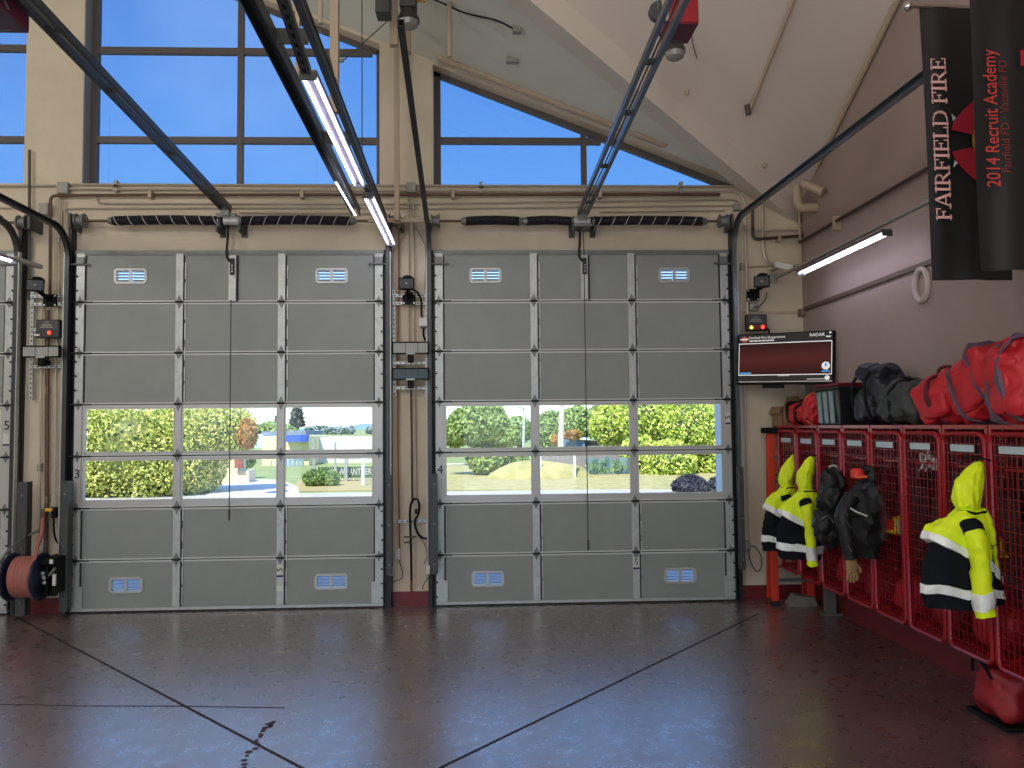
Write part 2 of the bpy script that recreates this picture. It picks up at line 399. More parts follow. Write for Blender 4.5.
window('1', *WIN['1'], [-7.25], [5.74, 6.9], 'high bronze framed window above the leftmost bay door')
window('2', *WIN['2'], [-2.965], [5.745, 6.885, 8.0], 'tall bronze framed window grid above the middle bay door')
window('3', *WIN['3'], [1.355], [5.755], 'wedge shaped bronze framed window under the sloping ceiling')

# ------------------------------------------------------------------ overhead doors
SH = .61
VENTX = {'2': (-4.155, -1.77), '3': (.09, 2.41), '1': (-8.5, -6.1)}
def door(n, numeral, label):
    x0, x1 = DOORS[n]; w = x1-x0; root = thing('door_'+n, label, 'door', ((x0+x1)/2, YD+.025, 0), kind='structure')
    yf, yb = YD, YD+.05
    st = [x0+.0475, x0+w/3, x0+2*w/3, x1-.0475]; sw = [.095, .085, .085, .095]
    for k in range(7):
        z0, z1 = k*SH+(.05 if k == 0 else .012), (k+1)*SH-.012
        if k in (2, 3):
            fg = G(); lo, hi = (z0-.01, z0+.075) if k == 2 else (z0-.01, z0+.028); 
            fg.bb((x0, yf, z0), (x1, yb, hi)); zt0 = z1-.035
            fg.bb((x0, yf, zt0), (x1, yb, z1))
            for x in (x0+.045, x0+.075, st[1], st[2], x1-.045, x1-.075): fg.bb((x-.045, yf, hi), (x+.045, yb, zt0))
            f = fg.build('sash', ALU, root, smooth=False)
            pg = G()
            for a, b in ((x0+.12, st[1]-.045), (st[1]+.045, st[2]-.045), (st[2]+.045, x1-.12)): pg.bb((a, yf+.022, hi), (b, yf+.028, zt0))
            pg.build('glass', GLASSD, f, smooth=False)
            bd = G()
            for a, b in ((x0+.12, st[1]-.045), (st[1]+.045, st[2]-.045), (st[2]+.045, x1-.12)):
                bd.bb((a, yf-.006, hi), (b, yf+.004, hi+.010)); bd.bb((a, yf-.006, zt0-.010), (b, yf+.004, zt0)); bd.bb((a, yf-.006, hi), (a+.010, yf+.004, zt0)); bd.bb((b-.010, yf-.006, hi), (b, yf+.004, zt0))
            bd.build('glazing_bead', WHITEP, f, smooth=False)
        else:
            holes = []
            if k in (0, 6):
                zc = .318 if k == 0 else 3.975
                holes = [(x, zc) for x in VENTX[n]]
            pg = G(); xx = x0+.02
            for hx, hz in holes:
                pg.bb((xx, yf+.004, z0), (hx-.17, yb, z1)); pg.bb((hx-.17, yf+.004, z0), (hx+.17, yb, hz-.075)); pg.bb((hx-.17, yf+.004, hz+.075), (hx+.17, yb, z1)); xx = hx+.17
            pg.bb((xx, yf+.004, z0), (x1-.02, yb, z1))
            pan = pg.build('solid_panel', PANEL, root, smooth=False)
            for hx, hz in holes:
                vg = G(); a, b, c, d = hx-.195, hx+.195, hz-.092, hz+.092; q = .03
                oc = [(a+q, c), (b-q, c), (b, c+q), (b, d-q), (b-q, d), (a+q, d), (a, d-q), (a, c+q)]
                ic = [(hx-.165+.01, hz-.068), (hx+.165-.01, hz-.068), (hx+.165, hz-.058), (hx+.165, hz+.058), (hx+.155, hz+.068), (hx-.155, hz+.068), (hx-.165, hz+.058), (hx-.165, hz-.058)]
                vs = [(p[0], yf-.012, p[1]) for p in oc]+[(p[0], yf-.012, p[1]) for p in ic]+[(p[0], yf+.004, p[1]) for p in oc]+[(p[0], yb, p[1]) for p in ic]
                fs = []
                for i in range(8):
                    j = (i+1) % 8; fs += [(i, j, 8+j, 8+i), (i, 16+i, 16+j, j), (8+i, 8+j, 24+j, 24+i)]
                vg.add(vs, fs); vg.bb((hx-.017, yf-.012, hz-.07), (hx+.017, yf+.01, hz+.07))
                ve = vg.build('vent', ALU, root, smooth=False)
                sg = G()
                for sdx in (-1, 1):
                    for q in range(4):
                        zc = hz-.05+q*.036; cx = hx+sdx*.09
                        sg.box((cx, yf+.022, zc), (.146, .034, .004), Matrix.Rotation(math.radians(-30), 3, 'X'))
                sg.build('vent_slats', mat('vent_slat_white', (196, 204, 216), .35), ve, smooth=False)
        if k < 6:
            g = G(); zz = (k+1)*SH; g.bb((x0+.02, yf-.004, zz+.004), (x1-.02, yf+.004, zz+.020)); g.bb((x0+.02, yf-.003, zz-.026), (x1-.02, yf+.004, zz-.008))
            g.build('section_edge', SEAM, root, smooth=False)
            G().bb((x0+.02, yf+.008, zz-.013), (x1-.02, yb-.004, zz+.007)).build('section_joint', GROOVE, root, smooth=False)
    for i in range(4):
        for (za, zb) in ((.05, 2*SH), (2*SH, 4*SH), (4*SH, 7*SH)):
            if (za, zb) == (2*SH, 4*SH) : wd = sw[i]*.9
            else: wd = sw[i]
            sg = G(); sg.bb((st[i]-wd/2, yf-.014, za+.01), (st[i]+wd/2, yf+.004, zb-.01))
            stl = sg.build('stile', GALV if (za, zb) != (2*SH, 4*SH) else ALU, root, smooth=False)
            if (za, zb) != (2*SH, 4*SH):
                dg = G(); sd = 1 if i < 3 else -1
                dg.bb((st[i]+sd*(wd/2), yf-.002, za+.01), (st[i]+sd*(wd/2+.018), yf+.006, zb-.01)); dg.build('stile_shadow_gap', GROOVE, stl, smooth=False)
                if i in (1, 2):
                    dg = G(); z = za+.03
                    while z < zb-.1: dg.bb((st[i]+wd/2+.02, yf-.012, z), (st[i]+wd/2+.034, yf+.004, z+random.choice((.16, .2)))); z += .245
                    dg.build('stile_clip', GALV, stl, smooth=False)
    rb = G()
    for sx, i in ((x0+.012, 0), (x1-.012, 3)):
        for za, zb in ((.12, 2*SH), (4*SH, 7*SH)):
            z = za
            while z < zb: rb.lathe([(.013, 0), (.013, .016)], (sx, yf-.016, z), -Y, 6); z += .17
    rb.build('edge_bolts', ANGLE, root)
    for i in range(4):
        for k in range(1, 7):
            hg = G(); z = k*SH; hs = .055 if i in (1, 2) else .045
            hg.prism([(st[i], yf-.016, z+.012+hs*1.3), (st[i]-hs*.62, yf-.016, z+.012), (st[i]+hs*.62, yf-.016, z+.012)], (0, -.006, 0))
            hg.prism([(st[i], yf-.016, z-.012-hs*1.3), (st[i]+hs*.62, yf-.016, z-.012), (st[i]-hs*.62, yf-.016, z-.012)], (0, -.006, 0))
            h = hg.build('hinge', GALVD, root, smooth=False)
            kg = G(); kg.tube([(st[i]-.045, yf-.028, z), (st[i]+.045, yf-.028, z)], .013, 8)
            if i in (0, 3):
                s_ = 1 if i == 0 else -1
                kg.tube([(st[i]-s_*.05, yf-.03, z), (st[i]-s_*.10, yf-.03, z)], .012, 8); kg.bb((st[i]+s_*.03, yf-.02, z-.008), (st[i]+s_*.15, yf-.012, z+.008))
            kg.build('hinge_pin', ANGLE, h)
    tr = G(); tr.bb((x0-.02, yf-.01, 4.225), (x1+.02, yf+.05, 4.285)); tr.bb((x0-.02, yf-.02, 4.245), (x1+.02, yf-.005, 4.258)); tr.build('top_rail', GALVD, root, smooth=False)
    sl = G(); sl.bb((x0+.0, yf-.008, .022), (x1-.0, yb, .052)); sl.build('bottom_rail', GALV, root, smooth=False)
    sl = G(); sl.bb((x0, yf+.005, .002), (x1, yb-.005, .022)); sl.build('bottom_seal', BLACKR, root, smooth=False)
    for s_, x in ((1, x0), (-1, x1)):
        cg = G(); a = x+s_*.0; b = x+s_*.135; cg.bb((min(a, b), yf-.022, .06), (max(a, b), yf-.014, .31)); cg.build('corner_plate', GALV, root, smooth=False)
        tg = G(); a = x+s_*.005; b = x+s_*.09; tg.bb((min(a, b), yf-.035, 4.10), (max(a, b), yf-.014, 4.2)); tg.tube([(x-s_*.07, yf-.04, 4.11), (x+s_*.17, yf-.04, 4.11)], .011, 8); tg.build('top_roller_bracket', GALVD, root, smooth=False)
    c = (x0+x1)/2+.03
    ag = G(); ag.bb((c-.05, yf-.03, 3.67), (c+.035, yf+.004, 4.22)); dr = ag.build('draw_bar_strut', GALV, root, smooth=False)
    ag = G(); ag.bb((c+.036, yf-.02, 3.67), (c+.058, yf+.002, 4.22)); ag.build('strut_shadow_gap', GROOVE, dr, smooth=False)
    ag = G(); ag.bb((c-.03, yf-.05, 3.98), (c+.02, yf-.03, 4.18))
    ag.build('arm_bracket', ANGLE, dr, smooth=False)
    hg = G()
    for q in range(3): hg.lathe([(.010, 0), (.010, .003)], (c-.005, yf-.051, 4.02+q*.035), -Y, 8)
    hg.build('bracket_holes', SEAM, dr)
    ag = G(); ag.tube(smoothpath([(c-.055, yf-.03, 4.66), (c-.06, yf-.05, 4.40), (c-.07, yf-.05, 4.22), (c-.03, yf-.055, 4.14)]), .016, 8); ag.build('draw_bar_arm', ANGLE, dr)
    if numeral:
        i, z = (0, 1.62) if n != '1' else (3, 2.2)
        text(numeral, 'door_number', INK, root, (st[i]+.005, yf-.0205, z), X, Z, .15)
    return root, st
D2, st2 = door('2', '3', 'grey overhead bay door marked 3, middle of three')
D3, st3 = door('3', '4', 'grey overhead bay door marked 4, nearest the lockers')
D1, st1 = door('1', '5', 'grey overhead bay door cut off by the left edge')
yf = YD
def sticker(root, x, z, s, rot=False, w=.075):
    G().bb((x-w/2, yf-.0195, z-.06), (x+w/2, yf-.0165, z+.06)).build('sticker', WHITEP, root, smooth=False)
    if s: text(s, 'sticker_number', INK, root, (x, yf-.021, z), Z if rot else X, -X if rot else Z, .10)
    G().bb((x-w/2, yf-.0195, z-.085), (x+w/2, yf-.0168, z-.066)).build('sticker_band', INKB, root, smooth=False)
sticker(D3, st3[2], .49, '5'); sticker(D3, st3[3]+.005, 2.22, '5', True, .06)
sticker(D2, st2[2], .47, '5', True)
sticker(D1, st1[3], 2.05, None)
G().bb((st2[2]-.04, yf-.018, .22), (st2[2]+.04, yf-.0155, .28)).build('sticker', WHITEP, D2, smooth=False)

# ------------------------------------------------------------------ door tracks
def track(label, x, px_near, side, yend=1.2, m_=None):
    m_ = m_ or TRACK
    """side: +1 when the door lies to the +X side of the track"""
    a = PX(*px_near[0], x); b = PX(*px_near[1], x)
    sl = (b.z-a.z)/(b.y-a.y); ycurve = 9.30; zc = b.z+sl*(ycurve-b.y); yv = YD-.06
    R = yv-ycurve
    pts = [V((x, yend, zc+sl*(yend-ycurve))), V((x, ycurve-.02, zc))]
    for k in range(0, 9):
        t = math.pi/2*k/8; pts.append(V((x, ycurve+R*math.sin(t), zc-R*(1-math.cos(t)))))
    pts.append(V((x, yv, .45)))
    root = thing('door_track', label, 'door track', (x, yv, 0), 'steel tracks of the bay doors')
    t = .006; w, d = .026, .064; s = side
    prof = [(-w*s, -d/2), (w*s*.9, -d/2), (w*s*.9, -d/2+t), (-w*s+t*s, -d/2+t), (-w*s+t*s, d/2-t), (w*s*.9, d/2-t), (w*s*.9, d/2), (-w*s, d/2)]
    if s < 0: prof = prof[::-1]
    prof2 = [(-w, -d/2), (w, -d/2), (w, d/2), (-w, d/2)]
    G().sweep(pts, prof, side=X).build('rail', m_, root)
    g = G(); g.sweep([p+V((0, 0, 0)) for p in pts[:2]], [(-.034, .033), (-.005, .033), (-.005, .040), (-.034, .040)] if s > 0 else [(.005, .033), (.034, .033), (.034, .040), (.005, .040)], side=X); g.build('top_angle', GALVD, root)
    # wall angle that carries the upright
    xa = x-side*.005
    g = G(); g.bb((xa-.022, yv+.036, .001), (xa+.022, YW-.001, 4.62)); g.bb((x-side*.034, 9.752, .001), (x+side*.10, YW-.001, 4.3)); wa = g.build('wall_angle', ANGLE, root, smooth=False)
    g = G(); g.bb((x-side*.032-.005, yv-.035, .45), (x-side*.032+.005, yv+.03, 4.25)); g.build('angle_edge', GALV, root, smooth=False)
    return root
track('steel track rising from the right side of the leftmost door', -5.45, [(0, 220), (20, 235)], -1, 3)
track('thick dark track curving in from the left edge above the middle door', -4.86, [(0, 197), (60, 227)], 1, 2.5)
track('dark track along the lit strip lights, right side of the middle door', -1.085, [(299, 2), (386, 224)], -1, 2.5)
track('steep dark track in front of the pillar between the two doors', -.59, [(402, 32), (425, 205)], 1, 6.15)
track('long track lightened for a sky highlight, passing behind the black banners', 3.14, [(924, 76), (745, 212)], -1, 5.32, TRACK_HL)

def guard(x, px0, py0, py1, label, w=.1):
    a = P(px0, py0, 9.5); z0 = max(0.002, P(px0, py1, 9.5).z)
    root = thing('track_guard', label, 'guard', (a.x, 9.55, z0), 'charcoal guards beside the door tracks')
    g = G(); g.bb((a.x-w/2, 9.49, z0), (a.x+w/2, 9.50, a.z)); g.bb((a.x-w/2, 9.5, z0), (a.x-w/2+.01, 9.60, a.z)); g.bb((a.x+w/2-.01, 9.5, z0), (a.x+w/2, 9.60, a.z)); g.build('channel', GUARD, root, smooth=False)
    g = G(); 
    for t in (.1, .5, .9): g.lathe([(.012, 0), (.012, .008)], (a.x, 9.49, z0+(a.z-z0)*t), -Y, 8)
    g.build('bolt', GALVD, root)
guard(0, 23, 482, 616, 'charcoal guard post right of the leftmost door, behind the reel', .11)
guard(0, 65.5, 481, 612, 'charcoal guard post left of the door marked 3', .085)
guard(0, 389, 475, 575, 'charcoal guard strip right of the door marked 3', .06)
guard(0, 434, 474, 574, 'charcoal guard strip left of the door marked 4', .07)
guard(0, 741, 467, 570, 'black guard strip right of the door marked 4', .05)

# ------------------------------------------------------------------ springs and shafts
def spring_set(n, pxL, pxR, py, springs, striped, label, cx):
    y = YD-.13; zL = P(pxL, py[0], y).z; a = P(pxL, py[0], y); b = P(pxR, py[1], y); a.z = b.z = (a.z+b.z)/2; z = a.z
    root = thing('torsion_spring_shaft', label, 'torsion spring', ((a.x+b.x)/2, y, z), 'torsion spring shafts over the bay doors')
    G().tube([a, b], .016, 10).build('shaft', BROWN, root)
    for (q0, q1), st in zip(springs, striped):
        p0 = P(q0, py[0], y); p1 = P(q1, py[0], y); g = G(); n_ = max(24, int((p1.x-p0.x)/.024)); prof = []
        L = p1.x-p0.x; r = .056
        pr = []
        nb = int(L/.02)
        for i in range(nb+1):
            pr.append((r-.004, L*i/nb)); pr.append((r+.002, L*(i+.5)/nb) if i < nb else (r-.004, L))
        sag = .02
        g.lathe(pr, (p0.x, y, z), X, 18)
        g.v = [(vx, vy, vz+.012*math.sin(math.pi*(vx-p0.x)/L)) for vx, vy, vz in g.v]
        sp_ = g.build('spring', SPRING, root)
        if st:
            turns = L/.165; g = G(); pts = []; N = int(turns*22)
            for i in range(N+1):
                t = i/N; an = 2*math.pi*turns*t*st
                pts.append(V((p0.x+L*t, y-.0615*math.sin(an), z+.0615*math.cos(an)+.012*math.sin(math.pi*t))))
            g.tube(pts, .0055, 5); g.build('spring_stripe', SPRINGW, sp_)
        cg = G()
        for p, d in ((p0, -1), (p1, 1)): cg.lathe([(.05, 0), (.046, .03*1), (.03, .06)], (p.x, y, z), X*d, 14)
        cg.build('winding_cone', GALVD, sp_)
    for p in (a, b):
        s_ = 1 if p is a else -1
        g = G(); g.lathe([(.03, -.05), (.085, -.05), (.085, -.035), (.062, -.03), (.07, .035), (.088, .04), (.088, .055), (.03, .055)], (p.x+s_*.05, y, z), X, 22); g.build('cable_drum', GALVD, root)
        g = G(); g.bb((p.x-.015-s_*.05, y-.06, z-.09), (p.x+.015-s_*.05, YW-.001, z+.08)); g.build('end_bracket', DGREY, root, smooth=False)
    bx = cx
    for dx in (-.13, .13): G().bb((bx+dx-.01, y-.02, z-.13), (bx+dx+.01, YW-.001, z+.06)).bb((bx+dx-.035, YW-.02, z-.15), (bx+dx+.035, YW-.001, z+.09)).build('centre_bracket', DGREY, root, smooth=False)
    g = G(); g.lathe([(.04, -.14), (.055, -.12), (.05, -.05), (.05, .05), (.055, .12), (.04, .14)], (bx, y, z), X, 14); g.build('coupling', GALV, root)
    return root
spring_set('2', 76, 397, (223, 219), [(113, 224), (242, 351)], [1, -1], 'torsion shaft with two black striped springs above the door marked 3', -2.97)
spring_set('3', 431, 727, (222.5, 220), [(466, 519), (527, 571), (590, 702)], [0, 0, -1], 'torsion shaft with three black spring lengths above the door marked 4', 1.29)
spring_set('1', -290, 27, (223, 222), [(-250, -140), (-120, -20)], [1, -1], 'torsion shaft end with cable drum above the leftmost door', -7.3)

# ------------------------------------------------------------------ door operators on the ceiling
def operator(label, xa, xb, pa, pb, end_px, box_side, boxm, bottomm, bx):
    a0 = PX(*pa[0], xa); a1 = PX(*pa[1], xa); d = (a1-a0)/(a1.y-a0.y)
    ye = 9.55; s0 = a0+d*(2.2-a0.y); s1 = a0+d*(ye-a0.y)
    off = V((xb-xa, 0, 0))
    root = thing('door_operator', label, 'door operator', (s1.x, ye, s1.z), 'ceiling rail door operators')
    for o_ in (V((0, 0, 0)), off): G().bar(s0+o_, s1+o_, .034, .055).build('rail', TRACK_HL if box_side > 0 else TRACK, root, smooth=False)
    for yy in (6.6, 7.9, 9.1, 5.7):
        p = a0+d*(yy-a0.y); g = G(); g.box(p+off/2, (abs(off.x)+.03, .05, .03)); g.build('spacer', DGREY, root, smooth=False)
    g = G(); g.tube([s0+off/2-Z*.005, s1+off/2-Z*.005], .008, 6); g.build('drive_chain', GALVD, root)
    p = s1+off/2; g = G(); g.bb((p.x-.11, ye-.02, p.z-.16), (p.x+.11, YW-.001, p.z-.06)); g.bb((p.x-.05, ye-.05, p.z-.1), (p.x+.05, ye+.04, p.z+.04)); g.build('header_bracket', GALVD, root, smooth=False)
    # motor
    bx0, bx1, by0, by1, bz0, bz1 = bx; q = V((0, 0, bz0)); cx = (bx0+bx1)/2
    g = G(); g.bb((bx0, by0, bz0), (bx1, by1, bz1)); mo = g.build('motor_housing', boxm, root, bevel=.008)
    g = G(); g.bb((bx0+.003, by0+.005, bz0-.008), (bx1-.003, by1-.005, bz0+.001)); g.build('motor_base', bottomm, mo, smooth=False)
    g = G(); g.bb((cx-.06, by1-.05, bz0-.0105), (cx+.04, by1-.035, bz0-.0075)); g.build('nameplate', GALVD, mo, smooth=False)
    g = G(); g.lathe([(.07, 0), (.07, .05), (.03, .06)], (cx-box_side*.17, by0+.03, bz0+.1), Y, 18); g.build('drive_sprocket', DGREY, root)
    cg = G(); c0 = V((cx-box_side*.12, by0, bz0+.3)); cg.tube(smoothpath([c0, c0+V((-box_side*.06, -.05, -.1)), c0+V((-box_side*.04, .1, -.24)), c0+V((0, .25, -.27))]), .012, 8); cg.build('motor_cable', GALVD, root)
    for yy in (5.2, 2.9):
        q = a0+d*(yy-a0.y); zt = min(zm(yy), ZTOP)-.03 if q.x > -1 else 8.1
        g = G(); g.bb((q.x+off.x/2-.02, yy-.02, q.z+.03), (q.x+off.x/2+.02, yy+.02, max(q.z+.5, zt if q.x > 0 else q.z+2.6)))
        g.build('hanger', TANP, root, smooth=False)
    return root
operator('double rail door operator with maroon motor at the upper left', -2.94, -3.04, [(37, 2), (215, 192)], [(32, 15)], None, -1, MAROON, mat('plum_base', (74, 52, 66), .5), (-3.36, -3.075, 5.08, 5.52, 4.88, 5.22))
operator('double rail door operator with bright red motor box', 1.22, 1.32, [(661, 20), (582, 205)], [(672, 30)], None, 1, REDH, MAROON, (1.355, 1.56, 5.42, 5.72, 4.95, 5.25))

# light carrying frame
a0 = PX(251, 0, -1.40); a1 = PX(356, 212, -1.40); d = (a1-a0)/(a1.y-a0.y)
root = thing('light_channel', 'dark steel channel left of the strip lights, tied to the track', 'channel', (a1.x, a1.y, a1.z))
s0 = a0+d*(2.5-a0.y)
G().sweep([s0, a1], [(-.05, -.05), (-.042, -.05), (-.042, .042), (.042, .042), (.042, -.05), (.05, -.05), (.05, .05), (-.05, .05)], side=X).build('channel', TRACK, root, smooth=False)
for yy in (5.35, 7.05):
    p = a0+d*(yy-a0.y); G().bb((p.x+.05, yy-.006, p.z-.055), (-1.135, yy+.006, p.z+.055)).build('cross_plate', TRACK, root, smooth=False)
G().bb((a1.x-.008, a1.y-1.3, a1.z-.053), (a1.x+.008, a1.y-.05, a1.z-.05)).build('end_strip', LED, root, smooth=False)
for yy in (3.4, 6.2):
    p = a0+d*(yy-a0.y); G().bb((p.x-.015, yy-.015, p.z+.05), (p.x+.015, yy+.015, zr(p.x)-.02 if yy > 6 else 7.9)).build('hanger_rod', TANP, root, smooth=False)
def strip_light(label, p0, p1, w=.085, both=True):
    p0 = V(p0); p1 = V(p1); root = thing('strip_light', label, 'strip light', p1, 'LED strip lights')
    t = (p1-p0).normalized(); sd = t.cross(Z).normalized()
    G().bar(p0+Z*.025, p1+Z*.025, w+.02, .03).build('channel_body', mat('strip_body', (96, 90, 98), .5), root, smooth=False)
    for s_ in (-1, 1): G().tube([p0+sd*s_*w*.42+t*.03, p1+sd*s_*w*.42-t*.03], .0095, 8).build('tube', LED, root)
    for p in (p0, p1): G().box(p, (w+.02, .02, .05)).build('end_cap', DGREY, root, smooth=False)
    return root
L1 = strip_light('bright twin tube strip light hung upper centre before the window', PX(308, 76, -1.04), PX(359, 185, -1.04))
L2 = strip_light('bright twin tube strip light ending in front of the central pillar', PX(368, 196, -1.04), PX(391, 244, -1.04))
p0 = PX(282, 0, -1.04); p1 = PX(306, 74, -1.04); dd = (p1-p0); q0 = p0-dd*2.2
root = thing('perforated_strut', 'dark perforated strut leading up from the hung strip light', 'strut', p1)
G().bar(q0+Z*.02, p1+Z*.02, .06, .045).build('strut_bar', TRACK, root, smooth=False)
g = G(); n_ = 26
for i in range(n_):
    c = q0.lerp(p1, (i+.5)/n_)-Z*.0035; g.bar(c-dd.normalized()*.018, c+dd.normalized()*.018, .02, .003)
g.build('slots', BLACK, root, smooth=False)
g = G(); g.bar(L1.location+Z*.05, PX(368, 196, -1.04)+Z*.05, .04, .02); tag(g.build('perforated_strut', TRACK), 'short dark strut joining the two hung strip lights', 'strut')
root = thing('support_strut', 'tan steel strut carrying the strip light on the right wall', 'strut', PX(784, 277, 3.69))
a = PX(784, 277, 3.69); b = V((3.69, 5.5, a.z+.04)); G().bar(a+V((0, .25, .0))+Z*.035, b, .045, .03).build('strut_bar', GREYP, root, smooth=False)
G().bb((3.64, YW-.012, a.z-.02), (3.74, YW-.001, a.z+.11)).build('wall_plate', GREYP, root, smooth=False)
for yy in (7.9, 6.4): G().bb((3.69, yy-.02, a.z+.055), (XR-.001, yy+.02, a.z+.08)).build('wall_arm', GREYP, root, smooth=False)
LW = strip_light('bright twin tube strip light along the right wall', PX(801, 271, 3.69)-Z*.03, PX(887, 230, 3.69)-Z*.03, .07)
LL = strip_light('bright end of a strip light at the left edge', P(-60, 240, 8.4), P(14, 262, 8.9), .05)
G().bar(P(14, 262, 8.9)+Z*.04, P(41, 270.5, 9.2)+Z*.04, .06, .04).build('support_strut', GREYP); tag(bpy.data.objects['support_strut.001'], 'tan strut end holding the left edge strip light', 'strut')
g = G()

# hangers, rods
def rod(label, p, q, r, m_=TANP, sq=False, name='hanger_tube', cat='hanger', group=None):
    g = G()
    if sq: g.bar(p, q, r*2, r*2)
    else: g.tube([p, q], r, 8)
    return tag(g.build(name, m_, smooth=not sq), label, cat, group)
def up(px, y, py=0): 
    p = P(px, py, y); return p
def hang(label, px, pyb, y, r, sq=True):
    b = P(px, pyb, y); t = V((b.x, y, min(max(zr(b.x), zm(y)), ZTOP)-.02)); rod(label, b, t, r, TANP, sq)
hang('wide tan square hanger tube crossing the middle window', 334.5, 113, 7.3, .038)
hang('narrow tan hanger tube left of the wide hanger, window height', 320, 24, 7.4, .02)
hang('tan hanger tube running down the central pillar to the strut', 397, 221, 9.44, .028)
hang('tan vertical pipe at top, right of the pillar', 449.5, 57, 8.2, .025, False)
hang('flat tan hanger beside the grey lamp housing', 394, 46, 8.2, .04)
hang('short tan hanger behind the dish lamp on the pillar', 406.5, 53, 9.0, .05)
b_ = P(362, 150, 8.6); rod('thin dark cord hanging before the middle window', b_, V((b_.x, 8.6, zr(b_.x)-.01)), .006, DGREY, name='dangling_rope', cat='cord')
rod('thin slanting cable from the lamp box to the small clamp', P(344, 60, 8.0), P(389, 20, 8.0), .006, DGREY, name='brace_cable', cat='cable')
g = G(); g.box(P(341, 60, 8.0), (.05, .05, .04)); tag(g.build('cable_clamp', GREYP, bevel=.006), 'small pale clamp at the lower end of the slanting cable', 'clamp')
root = thing('track_bracket', 'black angled plate between track and wide hanger tube', 'bracket', P(328, 70, 6.6))
G().prism([P(322, 57, 6.6), P(330, 57, 6.6), P(335, 78, 6.6), P(329, 84, 6.6)], (0, .02, 0)).build('plate', ANGLE, root, smooth=False)
G().prism([P(330, 77, 6.58), P(336, 77, 6.58), P(336, 79, 6.58), P(330, 79, 6.58)], (0, .06, 0)).build('flange', GALVD, root, smooth=False)

# high bay lamps
def dish_lamp(label, c, r, housing):
    c = V(c); root = thing('high_bay_lamp', label, 'lamp', c, 'dish shaped high bay lamps')
    G().lathe([(r*.35, .16), (r*.6, .15), (r*.98, .05), (r, .02), (r*.96, .02), (r*.55, .13)], c, Z, 28).build('reflector', mat('dark_reflector', (70, 62, 58), .4, .3), root)
    G().lathe([(r*.95, .02), (r*.8, -.025), (r*.4, -.05), (.01, -.055)], c, Z, 28).build('lens', LENS, root)
    if housing: G().bb((c.x-.085, c.y-.085, c.z+.15), (c.x+.085, c.y+.085, c.z+.46)).build('ballast_housing', DGREY, root, bevel=.01)
    else: G().lathe([(r*.3, .15), (r*.34, .2), (r*.2, .32), (.02, .34)], c, Z, 18).build('ballast_housing', mat('dark_reflector', (70, 62, 58)), root)
    zt = min(max(zm(c.y), zr(c.x)), ZTOP)-.02
    G().tube([c+Z*.3, V((c.x, c.y, zt))], .012, 8).build('stem', GALVD, root)
    return root
dish_lamp('dish lamp with grey box housing above the central pillar', P(408.5, 24, 8.0), .115, True)
dish_lamp('dark dish lamp beside the red motor box rail', P(675, 55, 7.3), .10, False)
pipe_seam = [V((XR-.035, 9.2, zm(9.2)-.045)), V((XR-.035, 5.2, zm(5.2)-.045))]; tag(G().tube(pipe_seam, .03, 8).build('seam_pipe', TANP), 'tan pipe along the seam of ceiling and right wall', 'pipe')
c = P(383.5, 8, 7.9); g = G(); g.bb((c.x-.072, 7.8, c.z-.09), (c.x+.072, 8.0, c.z+.33)); tag(g.build('ballast_box', DGREY, bevel=.01), 'dark grey box hung left of the dish lamp housing', 'box')
c = P(420, 1, 8.0); g = G()
for i in range(5): g.tube(smoothpath([c+V((random.uniform(-.08, .08), 0, random.uniform(-.02, .06))) for _ in range(5)], 5), .007, 6)
tag(g.build('cord_coil', mat('yellow_cord', (176, 130, 50), .6)), 'coil of yellow cord at top edge beside the lamp housing', 'cord')
PRISM = glassmat('fill_lamp_acrylic', (.8, .8, .78), 1.0)  # clear reflectors, so the added lamps also brighten the ceiling
# unseen lamps added to brighten the bay, shaped as high bay lamps
for i, (x, y) in enumerate(((-6.6, 5.6), (-9, 1.5), (-4.2, 1.0), (.2, .5), (-9, -3), (-4.2, -3), (.4, -3))):
    z = 5.6
    root = thing('high_bay_lamp', ('added unseen fill lamp over the rear left', 'added unseen fill lamp over the left bay', 'added unseen fill lamp over the middle bay', 'added unseen fill lamp over the right bay', 'added unseen fill lamp by the rear left door', 'added unseen fill lamp by the rear middle door', 'added unseen fill lamp by the rear right door')[i], 'lamp', (x, y, z), 'dish shaped high bay lamps')  # added unseen fill lamps, sharing the dish lamps' object name
    G().lathe([(.06, .30), (.1, .28), (.24, .08), (.25, .05), (.235, .05), (.09, .27)], (x, y, z), Z, 24).build('reflector', PRISM, root)
    zc = (min(max(zm(y), zr(x)), ZTOP) if y > YV else ZTOP-.35*(YV-y))-.02
    G().tube([(x, y, z+.29), (x, y, max(z+.4, zc))], .012, 8).build('stem', GALVD, root)
    l = bpy.data.lights.new('fill_light', 'POINT'); l.energy = (78, 80, 145, 108, 70, 80, 70)[i]; l.shadow_soft_size = .22; l.color = (1, .97, .92)
    lo = bpy.data.objects.new('fill_light', l); COL.objects.link(lo); lo.parent = root; lo.location = (0, 0, -.2)

